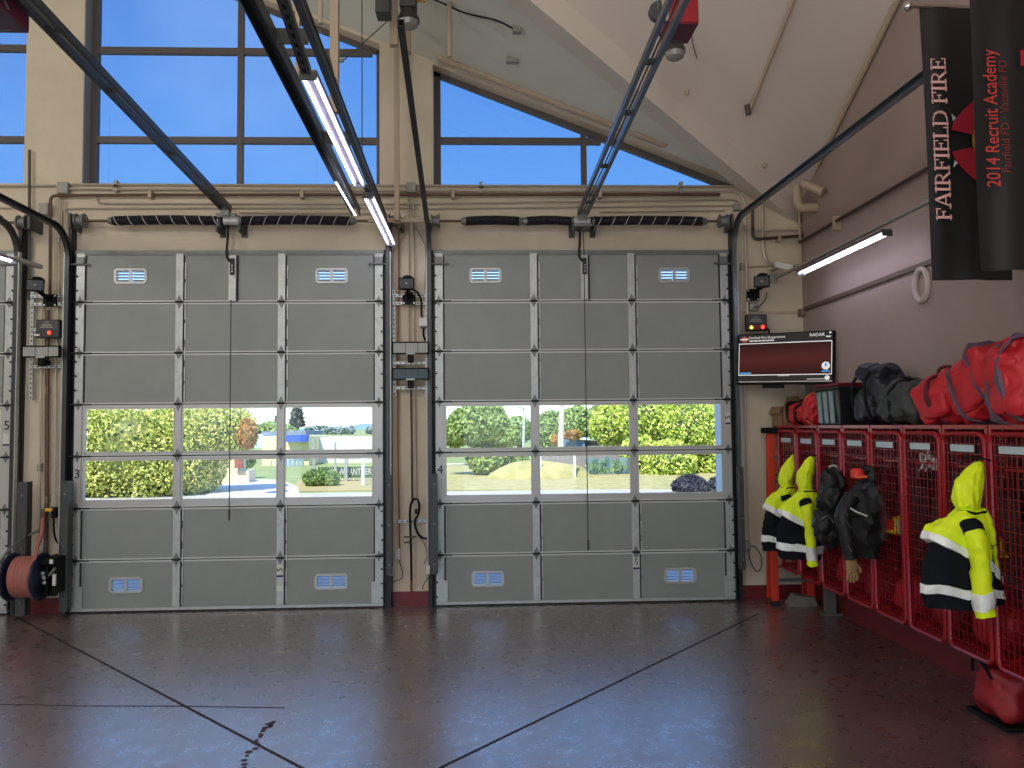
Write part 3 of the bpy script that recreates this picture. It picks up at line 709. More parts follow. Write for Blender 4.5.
# sprinkler and small ceiling pipes
root = thing('sprinkler_pipe', 'tan sprinkler pipe following the slope over the wedge window', 'pipe', P(550, 100, 9.62))
G().tube(bend([P(441, 44, 9.6), P(438, 57, 9.6), P(664.5, 145, 9.6), P(669, 135, 9.6)], .06), .045, 12).build('pipe', TANP, root)
g = G()
for p, q in ((P(441, 47, 9.6), P(445, 44, 9.6)), (P(669, 138, 9.6), P(672, 134, 9.6))): g.tube([p, p+Z*.05], .03, 8)
g.build('sprinkler_head', BROWN, root)
g = G(); g.bar(P(540, 93, 9.6)-Z*.04, P(540, 93, 9.6)+Z*.1, .02, .05); g.bar(P(630, 129, 9.6)-Z*.04, P(630, 129, 9.6)+Z*.1, .02, .05); g.build('pipe_clamp', DGREY, root)
def onroof(px, py, which, off=.03):
    r = ray(px, py)
    if which == 'R': n = V((0, RV, 1)); d0 = ZE+RV*YW
    else: n = V((RS, 0, 1)); d0 = 6.951-RS*1.197
    d0 -= off*n.length
    t = (d0-n.z*EYE)/(n.dot(r)); return r*t+V((0, 0, EYE))
root = thing('sprinkler_pipe', 'tan pipe running up the right ceiling slope', 'pipe', onroof(750, 112, 'R', .06))
G().tube(bend([onroof(747, 104, 'R', .0), onroof(749, 113, 'R', .06), onroof(797, -8, 'R', .06), onroof(830, -90, 'R', .06)], .05), .022, 8).build('pipe', TANP, root)
G().tube([onroof(747, 105, 'R', .03), onroof(748.5, 115, 'R', .12)], .03, 8).build('sprinkler_head', BROWND, root)
root = thing('ceiling_cable', 'dark cable with pale clips along the grey ceiling slope', 'cable', onroof(515, 30, 'L'))
G().tube(smoothpath([onroof(420, -6, 'L'), onroof(440, 2, 'L'), onroof(465, 13, 'L'), onroof(495, 20, 'L'), onroof(514, 29, 'L')], 5), .009, 6).build('cable', BLACK, root)
G().box(onroof(517, 30, 'L', .03), (.09, .08, .07)).build('junction_box', GREYP, root, bevel=.006)
G().box(onroof(494.5, 20.5, 'L', .02), (.025, .05, .04)).build('clip', WHITEP, root)
tag(G().box(onroof(512, 61, 'L', .03), (.14, .08, .05)).build('ceiling_sensor', GREYP, bevel=.006), 'small flat sensor on the grey ceiling slope', 'sensor')
g = G(); g.tube(smoothpath([onroof(692, 33, 'R'), onroof(693, 45, 'R'), onroof(697, 58, 'R')], 4), .005, 5); tag(g.build('loose_wire', DGREY), 'thin loose wire on the ceiling right of the red motor', 'wire')
for i, (x, y) in enumerate(((687, 91), (764.5, 164.5))):
    g = G(); g.lathe([(.03, 0), (.02, .04), (.005, .05)], onroof(x, y, 'R', .03), -Z, 10); tag(g.build('beam_stud', TANP), ('small stud on the diagonal beam near the dish lamp', 'small stud on the diagonal beam near the wall corner')[i], 'stud')

# ------------------------------------------------------------------ conduits on the front wall
def conduit(label, pts, r=.014, m_=COND, off=.05, clamps=(), br=.07, name='conduit', cat='conduit', y=None):
    pts = [P(a, b, YW-off) for a, b in pts]; root = thing(name, label, cat, pts[0], None)
    G().tube(bend(pts, br), r, 8).build('pipe_run', m_, root)
    for a, b in clamps:
        c = P(a, b, YW-off); G().bb((c.x-.02, YW-off-.02, c.z-.035), (c.x+.02, YW-.001, c.z+.05)).build('clamp', GREYP if m_ is COND else TANP, root, smooth=False)
    return root
conduit('uppermost steel conduit under the window sills', [(70, 184.2), (735, 186.5)], .013, COND, .05, [(116, 184.8), (481, 186), (681, 186)])
conduit('second steel conduit under the sills, bright and straight', [(70, 188.8), (408, 190.4), (737, 191.5), (744.5, 200), (747.5, 315)], .014, COND, .05, [(116, 189), (481, 190.6), (681, 191.4)])
conduit('dark brown pipe crossing above all three doors', [(50, 300), (50.5, 195.5), (150, 194.8), (720, 194.5)], .018, BROWN, .09, [(150, 194.8), (302, 195), (453, 195.2), (600, 195)])
conduit('thin conduit below the brown pipe over the door marked 3', [(97, 194), (97.5, 203.5), (380, 204), (420, 204)], .010, COND, .04)
conduit('thin conduit lowest over the door marked 3, curving down left', [(61, 240), (61.5, 210), (70, 208.5), (230, 208), (418, 208)], .010, COND, .035)
conduit('thin conduit just above the left striped spring row', [(240, 212.8), (381, 213.5)], .010, COND, .05)
conduit('thin upper conduit over the door marked 4', [(424, 203.5), (735, 199.5), (742, 204), (744, 212)], .011, COND, .05)
conduit('thin middle conduit over the door marked 4', [(424, 208.5), (735, 205.5)], .010, COND, .04)
conduit('thin lowest conduit over the door marked 4, right half', [(600, 212), (725, 210.5)], .010, COND, .04)
conduit('conduit from the left edge to the left junction box', [(-20, 186), (55, 185.5)], .013, COND, .05)
conduit('thin conduit at left edge above the leftmost door', [(-20, 208), (30, 207.5)], .010, COND, .04)
conduit('thick dark brown vertical pipe on the left pillar', [(47.5, 310), (46.5, 520), (45.5, 575)], .024, BROWN, .06, [(46.5, 391), (46.3, 500)])
conduit('steel conduit dropping from the left junction box', [(59.5, 190), (58, 300), (55.5, 380), (55, 515)], .012, COND, .05, [(59, 236)])
conduit('second steel conduit on the left pillar, left of the brown pipe', [(42, 300), (41, 380), (39, 520), (38.5, 540)], .011, COND, .05, [(39.5, 468)])
conduit('slim steel conduit on the left pillar, right of the brown pipe', [(64.5, 200), (64.2, 300)], .009, COND, .04)
conduit('short dark pipe on the left pillar beside the drum', [(29.5, 150), (29, 300)], .016, DGREY, .07)
conduit('left steel conduit of the pair on the central pillar', [(408.5, 191), (409.2, 342)], .010, COND, .04)
conduit('right steel conduit of the pair on the central pillar', [(413.8, 191), (414.5, 342)], .010, COND, .04)
conduit('long steel conduit of the central pillar reaching the hose', [(414.7, 380), (416.5, 500)], .011, COND, .04)
conduit('second long conduit of the central pillar, left of it', [(411, 388), (412.3, 500)], .011, BROWND, .04)
conduit('rusty thin pipe down the left side of the central pillar', [(399, 228), (398.5, 300), (398, 450), (399.5, 550)], .010, mat('rusty_pipe', (150, 104, 64), .6), .05)
conduit('pale brace slanting from strut to conduit, left', [(408.5, 223), (400, 243)], .010, COND, .06)
conduit('pale conduit slanting right then down to the white box', [(414, 222), (425, 247), (425.8, 318)], .012, COND, .06, br=.05)
conduit('steel conduit on the right pillar curving to the camera', [(762, 190), (763, 250), (766, 262), (779, 266.5)], .016, COND, .06, br=.12)
conduit('slim conduit below the screen, right of the right door', [(744.5, 345), (746, 440), (748.5, 541)], .008, COND, .03)
conduit('dark brown pipe turning down beside the corner ducts', [(752.5, 206), (753, 239.5), (807, 235.2)], .02, BROWND, .07, [(779, 239)])
conduit('thin conduit across the right corner above the camera', [(742, 267), (806, 264.5)], .008, COND, .03, [(742, 267)])
# boxes
def jbox(label, px, py, w, h, m_=GREYP, d=.09, name='junction_box', cat='box', y=YW):
    c = P(px, py, y-d); root = thing(name, label, cat, (c.x, y-d/2, c.z-h/2))
    G().bb((c.x-w/2, y-d, c.z-h/2), (c.x+w/2, y-.001, c.z+h/2)).build('body', m_, root, bevel=.006)
    G().bb((c.x-w/2+.01, y-d-.005, c.z-h/2+.01), (c.x+w/2-.01, y-d, c.z+h/2-.01)).build('cover', m_, root, bevel=.002)
    return root
jbox('grey junction box on the left pillar under the sill', 62, 187.5, .13, .14)
jbox('grey junction box on the central pillar under the sill', 411, 187, .12, .12, d=.11)
jbox('grey box left of the left drum on the pillar', 43, 208.5, .11, .14)
jbox('grey conduit box beside the right drum', 738, 206.5, .08, .085, d=.08)
jbox('white switch box on a cable, central pillar', 423, 322, .10, .10, WHITEP, .26)
jbox('small white box low on the central pillar', 397.5, 554, .065, .13, WHITEP, .07)
jbox('grey wiring box low on the central pillar beside the hose', 428.5, 529, .06, .16, WHITEP, .06)
jbox('small cream box at the lower left of the central pillar', 391.5, 571.5, .04, .1, WHITEP, .2)
jbox('small cream box at the lower right of the central pillar', 428, 570, .05, .11, WHITEP, .2)
jbox('small white box on the left pillar above the reel', 40.5, 546, .05, .10, WHITEP, .07)
jbox('grey outlet box below the screen near the floor', 748, 546, .07, .12, GREYP, .06)
jbox('small white plate beside the right guard strip', 749, 563, .04, .08, WHITEP, .03)
jbox('brown block on the wall corner above the screen', 804, 312, .09, .09, mat('brown_block', (120, 100, 88), .6), .10)

# strut rails and signalling on the pillars
def strutrail(label, p, q, vert=False, off=.1):
    a = P(*p, YW-off); b = P(*q, YW-off); root = thing('strut_rail', label, 'strut rail', a, 'slotted strut rails on the pillars')
    G().bar(a, b, .035, .035, Y).build('rail', GALV, root, smooth=False)
    g = G(); n_ = max(3, int((b-a).length/.055)); t = (b-a).normalized()
    for i in range(n_):
        c = a.lerp(b, (i+.5)/n_)-Y*.0185; g.bar(c-t*.012, c+t*.012, .014, .002, Y)
    g.build('slots', ANGLE, root, smooth=False)
for y_, l in ((296, 'upper slotted rail behind the central black siren'), (303.5, 'second slotted rail behind the central black siren'), (363, 'slotted rail under the upper central grid panel'), (388, 'slotted rail under the lower central glass panel')):
    strutrail(l, (393, y_), (429.5, y_))
strutrail('upright slotted rail on the left of the central pillar', (394, 290), (394.5, 396), off=.07)
strutrail('upright slotted rail on the right of the central pillar', (426.3, 290), (426.8, 396), off=.07)
strutrail('slotted rail low on the central pillar behind the hose', (395, 521.5), (430, 520.5), off=.06)
for y_, l in ((296.5, 'upper slotted rail behind the left black siren'), (304.5, 'second slotted rail behind the left black siren'), (330, 'slotted rail behind the left alarm box'), (367, 'slotted rail under the left grid panel')):
    strutrail(l, (31, y_), (69.5, y_-.5))
strutrail('upright slotted rail on the left pillar, left', (33, 292), (31.5, 400), off=.07)
strutrail('upright slotted rail on the left pillar, right', (68, 292), (66.5, 400), off=.07)

def siren(label, px, py, yaw, plate):
    c = P(px, py, YW-.3); root = thing('siren_speaker', label, 'siren speaker', c, 'black siren speakers on the pillars')
    R = Matrix.Rotation(yaw, 3, 'Z')
    def T_(p): return c+R@V(p)
    g = G(); fr = [(-.095, -.14, -.07), (.095, -.14, -.07), (.095, -.14, .07), (-.095, -.14, .07)]; bk = [(-.06, .06, -.05), (.06, .06, -.05), (.06, .06, .05), (-.06, .06, .05)]
    g.loft([[T_(p) for p in fr], [T_(p) for p in bk]]); h = g.build('horn', BLACK, root, bevel=.006)
    g = G(); g.loft([[T_(p) for p in ((-.08, -.1405, -.055), (.08, -.1405, -.055), (.08, -.1405, .055), (-.08, -.1405, .055))], [T_(p) for p in ((-.03, -.10, -.03), (.03, -.10, -.03), (.03, -.10, .03), (-.03, -.10, .03))]]); g.build('horn_mouth', mat('horn_grey', (44, 46, 48), .5), h)
    g = G(); g.blob(c+V((.0, .02, .075)), (.14, .16, .10), .9, 1); g.build('driver_dome', BLACK, root)
    g = G(); g.lathe([(.014, 0), (.012, .006)], T_((0, -.142, 0)), R@(-Y), 10); g.build('badge', GALVD, root)
    q = P(plate[0], plate[1], YW-.13)
    g = G(); g.bb((q.x-.08, YW-.14, q.z-.075), (q.x+.08, YW-.125, q.z+.075)); pl = g.build('bracket_plate', BLACK, root, bevel=.004)
    g = G()
    for sx in (-1, 1):
        for sz in (-1, 1): g.bb((q.x+sx*.062-.011, YW-.144, q.z+sz*.056-.011), (q.x+sx*.062+.011, YW-.14, q.z+sz*.056+.011))
    g.build('bolt', GALV, pl, smooth=False)
    g = G(); g.tube([c+V((0, .02, -.04)), V((q.x, YW-.2, q.z+.03)), V((q.x, YW-.14, q.z))], .026, 8); g.build('swivel_arm', BLACK, root)
    return root
siren('black siren speaker on the left pillar, above the alarm box', 37, 287, .35, (50, 300.5))
siren('black siren speaker on the central pillar between the doors', 407.5, 285.5, 0, (409, 298.5))
siren('black siren speaker on the right pillar above the screen', 763, 283, -.45, (753, 295))
jbox('grey weatherproof outlet under the right siren speaker', 754.5, 306.5, .11, .10, GREYP, .07)

def alarmbox(label, px, py, w, h, leds, d=.2):
    c = P(px, py, YW-d); root = thing('alarm_box', label, 'alarm box', (c.x, YW-d/2, c.z-h/2), 'black alarm boxes with lights')
    G().bb((c.x-w/2, YW-d, c.z-h/2), (c.x+w/2, YW-.12, c.z+h/2)).build('body', mat('alarm_black', (40, 38, 40), .5), root, bevel=.008)
    G().bb((c.x-w/2+.02, YW-d-.004, c.z-h*.05), (c.x+w/2-.02, YW-d, c.z+h/2-.015)).build('faceplate', mat('alarm_face', (56, 54, 56), .4), root, smooth=False)
    for i, (wd, zz) in enumerate(((.05, .34), (.10, .22), (.13, .14), (.14, .06))):
        G().bb((c.x-wd/2-.01, YW-d-.006, c.z+h*zz-.004), (c.x+wd/2-.01, YW-d-.004, c.z+h*zz+.004)).build('label_line', GREYP, root, smooth=False)
    for dx, dz, m_, r in leds:
        g = G(); g.lathe([(r, 0), (r*.8, .008), (r*.2, .012)], (c.x+dx, YW-d-.002, c.z+dz), -Y, 12); g.build('indicator', m_, root)
    G().bb((c.x-.03, YW-.12, c.z-.05), (c.x+.03, YW-.1, c.z+.05)).build('mount', DGREY, root, smooth=False)
    return root
alarmbox('black alarm box with one red light on the left pillar', 47.5, 328.5, .27, .215, [(.02, -.05, REDL, .022)])
G().bb((P(37, 335, YW-.2).x-.03, YW-.206, P(37, 335, YW-.2).z-.012), (P(37, 335, YW-.2).x+.03, YW-.2, P(37, 335, YW-.2).z+.012)).build('label_sticker', WHITEP, bpy.data.objects['alarm_box'], smooth=False)
alarmbox('black alarm box with amber and red lights above the screen', 757, 322.5, .255, .2, [(-.07, -.06, AMB, .022), (.07, -.055, REDL, .024)])
G().bb((P(757, 327, YW-.2).x-.035, YW-.206, P(757, 327.5, YW-.2).z-.022), (P(757, 327, YW-.2).x+.035, YW-.2, P(757, 327, YW-.2).z+.022)).build('warning_lens', mat('dark_red_lens', (120, 40, 34), .4), bpy.data.objects['alarm_box.001'], smooth=False)

def grid_panel(label, px0, py0, px1, py1, m_, cells, d=.29):
    a = P(px0, py1, YW-d); b = P(px1, py0, YW-d); root = thing('signal_panel', label, 'signal panel', ((a.x+b.x)/2, YW-d, a.z), 'signal panels on the pillars')
    g = G(); t = .014
    g.bb((a.x, YW-d, a.z), (b.x, YW-d+.05, a.z+t)); g.bb((a.x, YW-d, b.z-t), (b.x, YW-d+.05, b.z)); g.bb((a.x, YW-d, a.z), (a.x+t, YW-d+.05, b.z)); g.bb((b.x-t, YW-d, a.z), (b.x, YW-d+.05, b.z)); g.build('frame', BLACK, root, smooth=False)
    G().bb((a.x+t, YW-d+.012, a.z+t), (b.x-t, YW-d+.05, b.z-t)).build('face', m_, root, smooth=False)
    if cells:
        g = G(); n_ = 22
        for i in range(n_): x = a.x+t+(b.x-a.x-2*t)*(i+.5)/n_; g.bb((x-.003, YW-d+.006, a.z+t), (x+.003, YW-d+.012, b.z-t))
        for i in range(8): z = a.z+t+(b.z-a.z-2*t)*(i+.5)/8; g.bb((a.x+t, YW-d+.007, z-.0025), (b.x-t, YW-d+.012, z+.0025))
        g.build('lens_grid', mat('grid_line', (176, 178, 172), .4), root, smooth=False)
    g = G()
    for k in (1, 2): x = a.x+(b.x-a.x)*(k/3+.03); g.bb((x-.003, YW-d+.004, a.z+t), (x+.003, YW-d+.012, b.z-t))
    g.build('divider', DGREY, root, smooth=False)
    cx = (a.x+b.x)/2+.0
    g = G(); g.bb((cx-.035, YW-d+.01, a.z-.10), (cx+.035, YW-d+.07, a.z)); g.bb((cx-.02, YW-d+.05, a.z-.08), (cx+.02, YW-.1, a.z-.02)); g.build('bracket', BLACK, root, bevel=.006)
    g = G(); g.bb((cx-.05, YW-d-.004, a.z-.004), (cx+.05, YW-d+.01, a.z+.012)); g.build('clip', GALV, root, smooth=False)
    return root
grid_panel('white grid signal panel on the central pillar', 392, 341.5, 428.8, 354, mat('grid_face', (140, 142, 136), .35), True)
grid_panel('dark green glass signal panel on the central pillar', 392, 367.5, 428.8, 379.8, mat('dark_green_face', (40, 50, 48), .15), False)
grid_panel('white grid signal panel on the left pillar', 21, 345.5, 59.5, 357.5, mat('grid_face', (140, 142, 136)), True, .30)

# strut on the pillar top
root = thing('support_strut', 'tan strut across the central pillar under the conduits', 'strut', P(396, 221, 9.5))
G().bar(P(368, 220.5, 9.5), P(424, 220.5, 9.5), .035, .05).build('strut_bar', TANP, root, smooth=False)
G().lathe([(.045, -.06), (.045, .06)], P(397, 219, 9.5), Z, 12).build('clamp_sleeve', TANP, root)
G().bar(P(399, 211, 9.5), P(404, 217, 9.5), .03, .05).build('brace', WHITEP, root, smooth=False)

# cables
def cable(label, pts, r, m_=BLACK, y=None, name='cable', cat='cable', n=6):
    pts = [P(*p[:2], p[2] if len(p) > 2 else YW-.12) for p in pts]
    return tag(G().tube(smoothpath(pts, n), r, 7).build(name, m_), label, cat)
cable('black cable from the central siren to the white box', [(414, 290, 9.6), (418, 293, 9.6), (421, 300, 9.6), (421.5, 312, 9.62), (422, 317, 9.64)], .012)
cable('black cable from the white box to the grid panel', [(423.5, 328, 9.66), (423.5, 335, 9.66), (425.5, 341, 9.68)], .012)
cable('black power cord looping below the screen', [(748.5, 549), (750, 560), (756, 571), (761, 568), (761, 556), (755, 547), (750, 546)], .006)
cable('black cable from the right alarm box to the screen', [(764, 331, 9.6), (768, 329, 9.55), (770, 336, 9.5)], .012)
cable('grey cable arching from right siren to outlet box', [(767, 292, 9.6), (765, 300, 9.62), (758, 307, 9.66), (754, 307, 9.7)], .009, DGREY)
cable('thin cord curling from the small white box, central pillar', [(399, 560), (402, 570), (402, 578), (396, 581), (392, 583)], .005, BROWND)
cable('thin red cord curling at lower right of central pillar', [(418, 535), (425, 545), (427, 556), (424, 564)], .005, BROWND)
cable('thin cord beside the lower right cream box', [(428, 577), (424, 584), (422, 590)], .005, BROWND)
cable('black air hose loop on the central pillar', [(411.5, 580), (411, 545), (410, 515), (411.5, 503), (416, 499), (419.5, 505), (418, 515), (415, 521), (416.5, 530), (421, 537), (429, 539)], .014, name='air_hose', cat='hose')
cable('dark red air hose hanging down the central pillar', [(411.5, 592, 9.72), (411.4, 570, 9.7), (411.2, 552, 9.69)], .014, mat('dark_red_hose', (130, 58, 44), .6), name='air_hose', cat='hose')
root = thing('hose_hook', 'steel snap hook at top of the central hose loop', 'hook', P(416, 506, 9.6))
G().tube(smoothpath([P(a, b, 9.6) for a, b in ((416, 500), (414.5, 504), (416, 509), (417.5, 504), (416, 500))], 6), .008, 6).build('ring', GALV, root)
G().tube([P(416, 509, 9.6), P(416.3, 514, 9.6)], .016, 8).build('swivel', ANGLE, root)
for i, l in enumerate(('upper brown pegs holding the hose on the central pillar', 'lower brown pegs holding the hose on the central pillar')):
    g = G(); yy = 537+i*5.5; g.tube([P(404, yy, 9.65), P(416-4*i, yy-.3, 9.65)], .010, 6); g.tube([P(411, yy, 9.65), P(411, yy, 9.79)], .012, 6); tag(g.build('hose_peg', BROWND), l, 'peg')

# hose reel
ry = 9.34; cL, cR = P(14, 578.5, ry), P(42, 578.5, ry); rc = (cL+cR)/2; cz = .50
root = thing('hose_reel', 'navy hose reel with reddish hose low on the left pillar', 'hose reel', (rc.x, ry, cz-.28))
for x in (cL.x-.02, cR.x): 
    G().lathe([(.05, -.012), (.235, -.018), (.262, -.012), (.268, 0), (.262, .012), (.235, .018), (.05, .012)], (x, ry, cz), X, 36).build('flange', REEL, root)
G().lathe([(.10, 0), (.10, cR.x-cL.x)], (cL.x, ry, cz), X, 24).build('drum', REEL, root)
g = G(); turns = 6; N = turns*26; W0 = cL.x+.04; W1 = cR.x-.045
for lay, rr in ((0, .205), (1, .175)):
    g.tube([V((W0+(W1-W0)*i/N, ry+rr*math.cos(2*math.pi*turns*i/N), cz+rr*math.sin(2*math.pi*turns*i/N))) for i in range(N+1)], .027, 8)
hs = g.build('hose_coil', HOSE, root)
pts = [V((W1, ry-.2, cz+.02)), P(35, 557, 9.2), P(38, 545, 9.3), P(41.5, 535, 9.45), P(43, 520, 9.6), P(44, 513, 9.68)]
G().tube(smoothpath(pts, 6), .022, 8).build('hose_lead', HOSE, root)
g = G(); x0 = cR.x+.03
g.bb((x0, ry-.08, cz+.14), (x0+.15, 9.5, cz+.21)); g.bb((x0+.03, ry-.05, cz-.2), (x0+.06, ry+.05, cz+.2)); g.bb((x0+.10, ry-.03, cz-.19), (x0+.15, 9.49, cz+.16)); g.bb((x0-.05, 9.44, cz+.15), (x0+.05, YW-.001, cz+.2)); g.bb((x0-.02, ry-.02, cz-.22), (x0+.13, ry+.04, cz-.17)); g.build('frame', BLACK, root, bevel=.005)
g = G(); g.tube([V((cR.x, ry-.02, cz)), V((x0+.07, ry-.03, cz+.02)), V((x0+.13, ry-.03, cz+.10))], .018, 8); g.build('crank_pipe', GALVD, root)
for dx, dz in ((.0, .05), (.015, .0), (.02, -.05)): G().lathe([(.02, 0), (.022, .02), (.01, .03)], (x0+dx, ry-.03, cz+dz-.01), -Y, 10).build('fitting', GALV, root)
G().bb((x0+.11, ry-.055, cz-.1), (x0+.145, ry-.03, cz+.03)).build('tag_plate', WHITEP, root, bevel=.004)
G().bb((x0+.09, ry-.086, cz+.15), (x0+.13, ry-.08, cz+.2)).build('tag_plate', WHITEP, root, bevel=.004)
cable('steel braided line arching from reel to the pillar', [(-2, 566, 9.1), (4, 556, 9.2), (12, 547, 9.3), (25, 537, 9.5), (38, 531, 9.62), (43, 527, 9.66)], .014, GALVD, name='supply_line', cat='hose')
root = thing('air_coupler', 'yellow banded air coupler on the left pillar above the reel', 'coupler', P(48, 516, 9.65))
G().bar(P(42.5, 513.5, 9.65), P(47, 513.5, 9.65), .09, .10).build('valve', BROWN, root, bevel=.006)
G().bar(P(45.5, 509.8, 9.6), P(52.5, 509.6, 9.6), .03, .035).build('yellow_handle', mat('yellow_handle', (226, 176, 40), .5), root, bevel=.004)
G().bar(P(54.5, 507, 9.66), P(54.5, 518, 9.66), .06, .05).build('pressure_regulator', BLACK, root, bevel=.008)
g = G(); g.tube(smoothpath([P(a, b, 9.7) for a, b in ((54, 518), (54, 530), (56, 540), (61, 546), (64, 548))], 6), .012, 8); g.build('outlet_hose', BLACK, root)
g = G(); g.tube(smoothpath([P(a, b, 9.7) for a, b in ((46, 520), (46.5, 530), (45, 540), (46, 535))], 5), .01, 8); g.build('whip_hose', BROWND, root)

# pull ropes
def rope(label, px0, py0, px1, py1):
    a = P(px0, py0, 9.52); b = P(px1, py1, 9.52); b.x = a.x
    root = thing('pull_rope', label, 'cord', b, 'pull cords of the door operators')
    G().tube([a, b], .006, 6).build('cord', DGREY, root)
    G().tube([b, b-Z*.12], .012, 8).build('grip', GUARD, root)
rope('grey pull cord hanging in front of the door marked 3', 231, 300, 231, 510)
rope('grey pull cord hanging in front of the door marked 4', 583.5, 226, 583.5, 540)

# ------------------------------------------------------------------ right corner
def pipe_x(label, pts, r, m_, name='pipe', cat='pipe', br=.08): return tag(G().tube(bend(pts, br), r, 12).build(name, m_), label, cat)
pipe_x('thick tan elbow pipe in the front right corner', [P(797, 186, 9.30), P(797.5, 208, 9.30), V((XR-.002, 9.28, P(800, 208, 9.30).z))], .055, TANP, 'drain_pipe')
pipe_x('short thick tan pipe at the ceiling corner', [P(802, 183, 9.15), PX(823, 192, XR-.06)], .05, TANP, 'drain_pipe')
pipe_x('thin tan corner pipe with fittings, running down', [P(799, 213, 9.72), P(801, 263, 9.72)], .018, TANP, 'corner_pipe')
pipe_x('thin tan crosspiece under the beam in the corner', [P(757, 231, 9.75), P(806, 230, 9.75)], .010, TANP, 'corner_pipe')
pw = [PX(807, 238, XR-.05), PX(928, 168, XR-.05)]; dq = (pw[1]-pw[0]).normalized(); 
root = thing('wall_pipe', 'dark brown pipe along the right wall behind the banners', 'pipe', pw[0])
G().tube([V((XR-.05, 9.72, pw[0].z)), pw[1], pw[1]+dq*4], .02, 8).build('pipe_run', BROWND, root)
for t in (.3, 1.2): c = pw[0].lerp(pw[1], t); G().bb((XR-.085, c.y-.02, c.z-.10), (XR-.001, c.y+.02, c.z+.06)).build('clamp', TANP, root, smooth=False)
root = thing('security_camera', 'small white security camera above the right siren', 'camera', P(783, 266, 9.5))
c = P(783, 266, 9.5)
G().bar(c+V((-.06, .06, .03)), c+V((.09, -.12, -.05)), .075, .07).build('housing', WHITEP, root, bevel=.008)
G().bar(c+V((.088, -.118, -.048)), c+V((.10, -.135, -.056)), .066, .06).build('lens_face', BLACK, root, bevel=.004)
G().tube([c+V((-.03, .05, 0)), c+V((-.03, .29, 0))], .018, 8).build('mount', GREYP, root)
cable('grey cable from the camera down to the right siren', [(776, 270, 9.7), (769, 271, 9.65), (765, 277, 9.6)], .009, GREYP)
c = PX(921.5, 285, XR-.02)
g = G(); g.tube([c+V((0, .11*math.cos(t), .145*math.sin(t))) for t in np.linspace(0, 2*math.pi, 33)[:-1]], .028, 8, True); tag(g.build('wall_ring', mat('pale_ring', (186, 172, 166), .6)), 'pale ring mounted on the right wall under the banners', 'ring')

# TV, tilted
a, b = P(738, 334.5, 9.55), P(834, 330, 8.85); a2 = P(738.5, 385, 9.55-.05); 
xd = (b-a); Lx = xd.length; xd.normalize(); Hh = P(738, 334.5, 9.5).z-P(738.5, 385, 9.5).z
yd = (Z-xd*xd.dot(Z)); yd = (yd+V((0, .06, 0))); yd = (yd-xd*xd.dot(yd)).normalized(); nd = xd.cross(yd)
org = a-yd*Hh
def tv(u, v, w=0): return org+xd*(u*Lx)+yd*(v*Hh)+nd*w
root = thing('television', 'black wall television with dark red display, right of the doors', 'television', tv(.5, 0))
RM = Matrix((xd, yd, nd)).transposed()
G().box(tv(.5, .5, -.035), (Lx, Hh, .07), RM).build('casing', BLACK, root, bevel=.006)
SCR = mat('screen_dark_red', (12, 8, 8), .5, spec=.12)
nt = SCR.node_tree; bb_ = nt.nodes['Principled BSDF']; tc = nt.nodes.new('ShaderNodeTexCoord'); sx = nt.nodes.new('ShaderNodeSeparateXYZ'); rp = nt.nodes.new('ShaderNodeValToRGB')
nt.links.new(tc.outputs['Generated'], sx.inputs[0]); nt.links.new(sx.outputs['Z'], rp.inputs['Fac']); e = rp.color_ramp.elements
e[0].color = lin((50, 24, 22)); e[1].color = lin((44, 24, 22)); ne = rp.color_ramp.elements.new(.5); ne.color = lin((96, 40, 36))
nt.links.new(rp.outputs['Color'], bb_.inputs['Emission Color']); bb_.inputs['Emission Strength'].default_value = .5; bb_.inputs['Base Color'].default_value = lin((8, 6, 6))
TBK = emis('screen_black', (10, 8, 8), .6); TWH = emis('screen_white', (215, 215, 212), .42); TBL = emis('screen_blue', (60, 140, 200), .5); TRD = emis('screen_orange', (170, 76, 56), .35)
def tq(name, u0, v0, u1, v1, m_, w): G().box(tv((u0+u1)/2, (v0+v1)/2, w), ((u1-u0)*Lx, (v1-v0)*Hh, .001), RM).build(name, m_, root, smooth=False)
tq('header_bar', .015, .80, .985, .98, TBK, .001); tq('display', .02, .19, .98, .80, SCR, .001)
for q in ((.02, .795, .98, .812), (.02, .175, .98, .192), (.015, .175, .022, .81), (.978, .175, .985, .81)): tq('display_border', *q, TWH, .002)
tq('footer_bar', .015, .06, .985, .175, TBK, .001); tq('bottom_strip', .02, .045, .99, .062, mat('silver_strip', (190, 190, 190), .3, .5), .001)
text('Fairfield Fire Department', 'screen_title', TWH, root, tv(.125, .915, .002), xd, yd, .042, .0003, 'LEFT')
for i in range(6): tq('screen_subtitle', .13+i*.045, .845, .168+i*.045, .868, TWH, .002)
text('RADAR', 'screen_heading', TWH, root, tv(.835, .925, .002), xd, yd, .052, .0003)
tq('screen_clock', .925, .875, .97, .90, TWH, .002); tq('screen_icon', .955, .945, .975, .975, TWH, .002)
G().lathe([(.036, 0), (.036, .001)], tv(.075, .89, .001), nd, 20).build('screen_emblem', TRD, root)
tq('emblem_band', .03, .88, .12, .905, TWH, .003)
G().lathe([(.046, 0), (.046, .001)], tv(.925, .34, .0015), nd, 24).build('screen_seal', TWH, root)
tq('seal_mark', .915, .33, .935, .39, TBL, .003); tq('seal_caption', .885, .225, .965, .25, TBL, .003)
tq('blue_button', .03, .20, .155, .235, TBL, .003)
tq('maker_plate', .44, .155, .56, .175, mat('silver_strip', (190, 190, 190)), .003); tq('footer_line', .74, .09, .92, .10, TWH, .002)
G().lathe([(.028, 0), (.028, .001)], tv(.94, .115, .001), nd, 16).build('footer_icon', TWH, root)
G().box(tv(.38, -.03, -.05), (.24, .04, .05), RM).build('sensor_bar', BLACK, root)
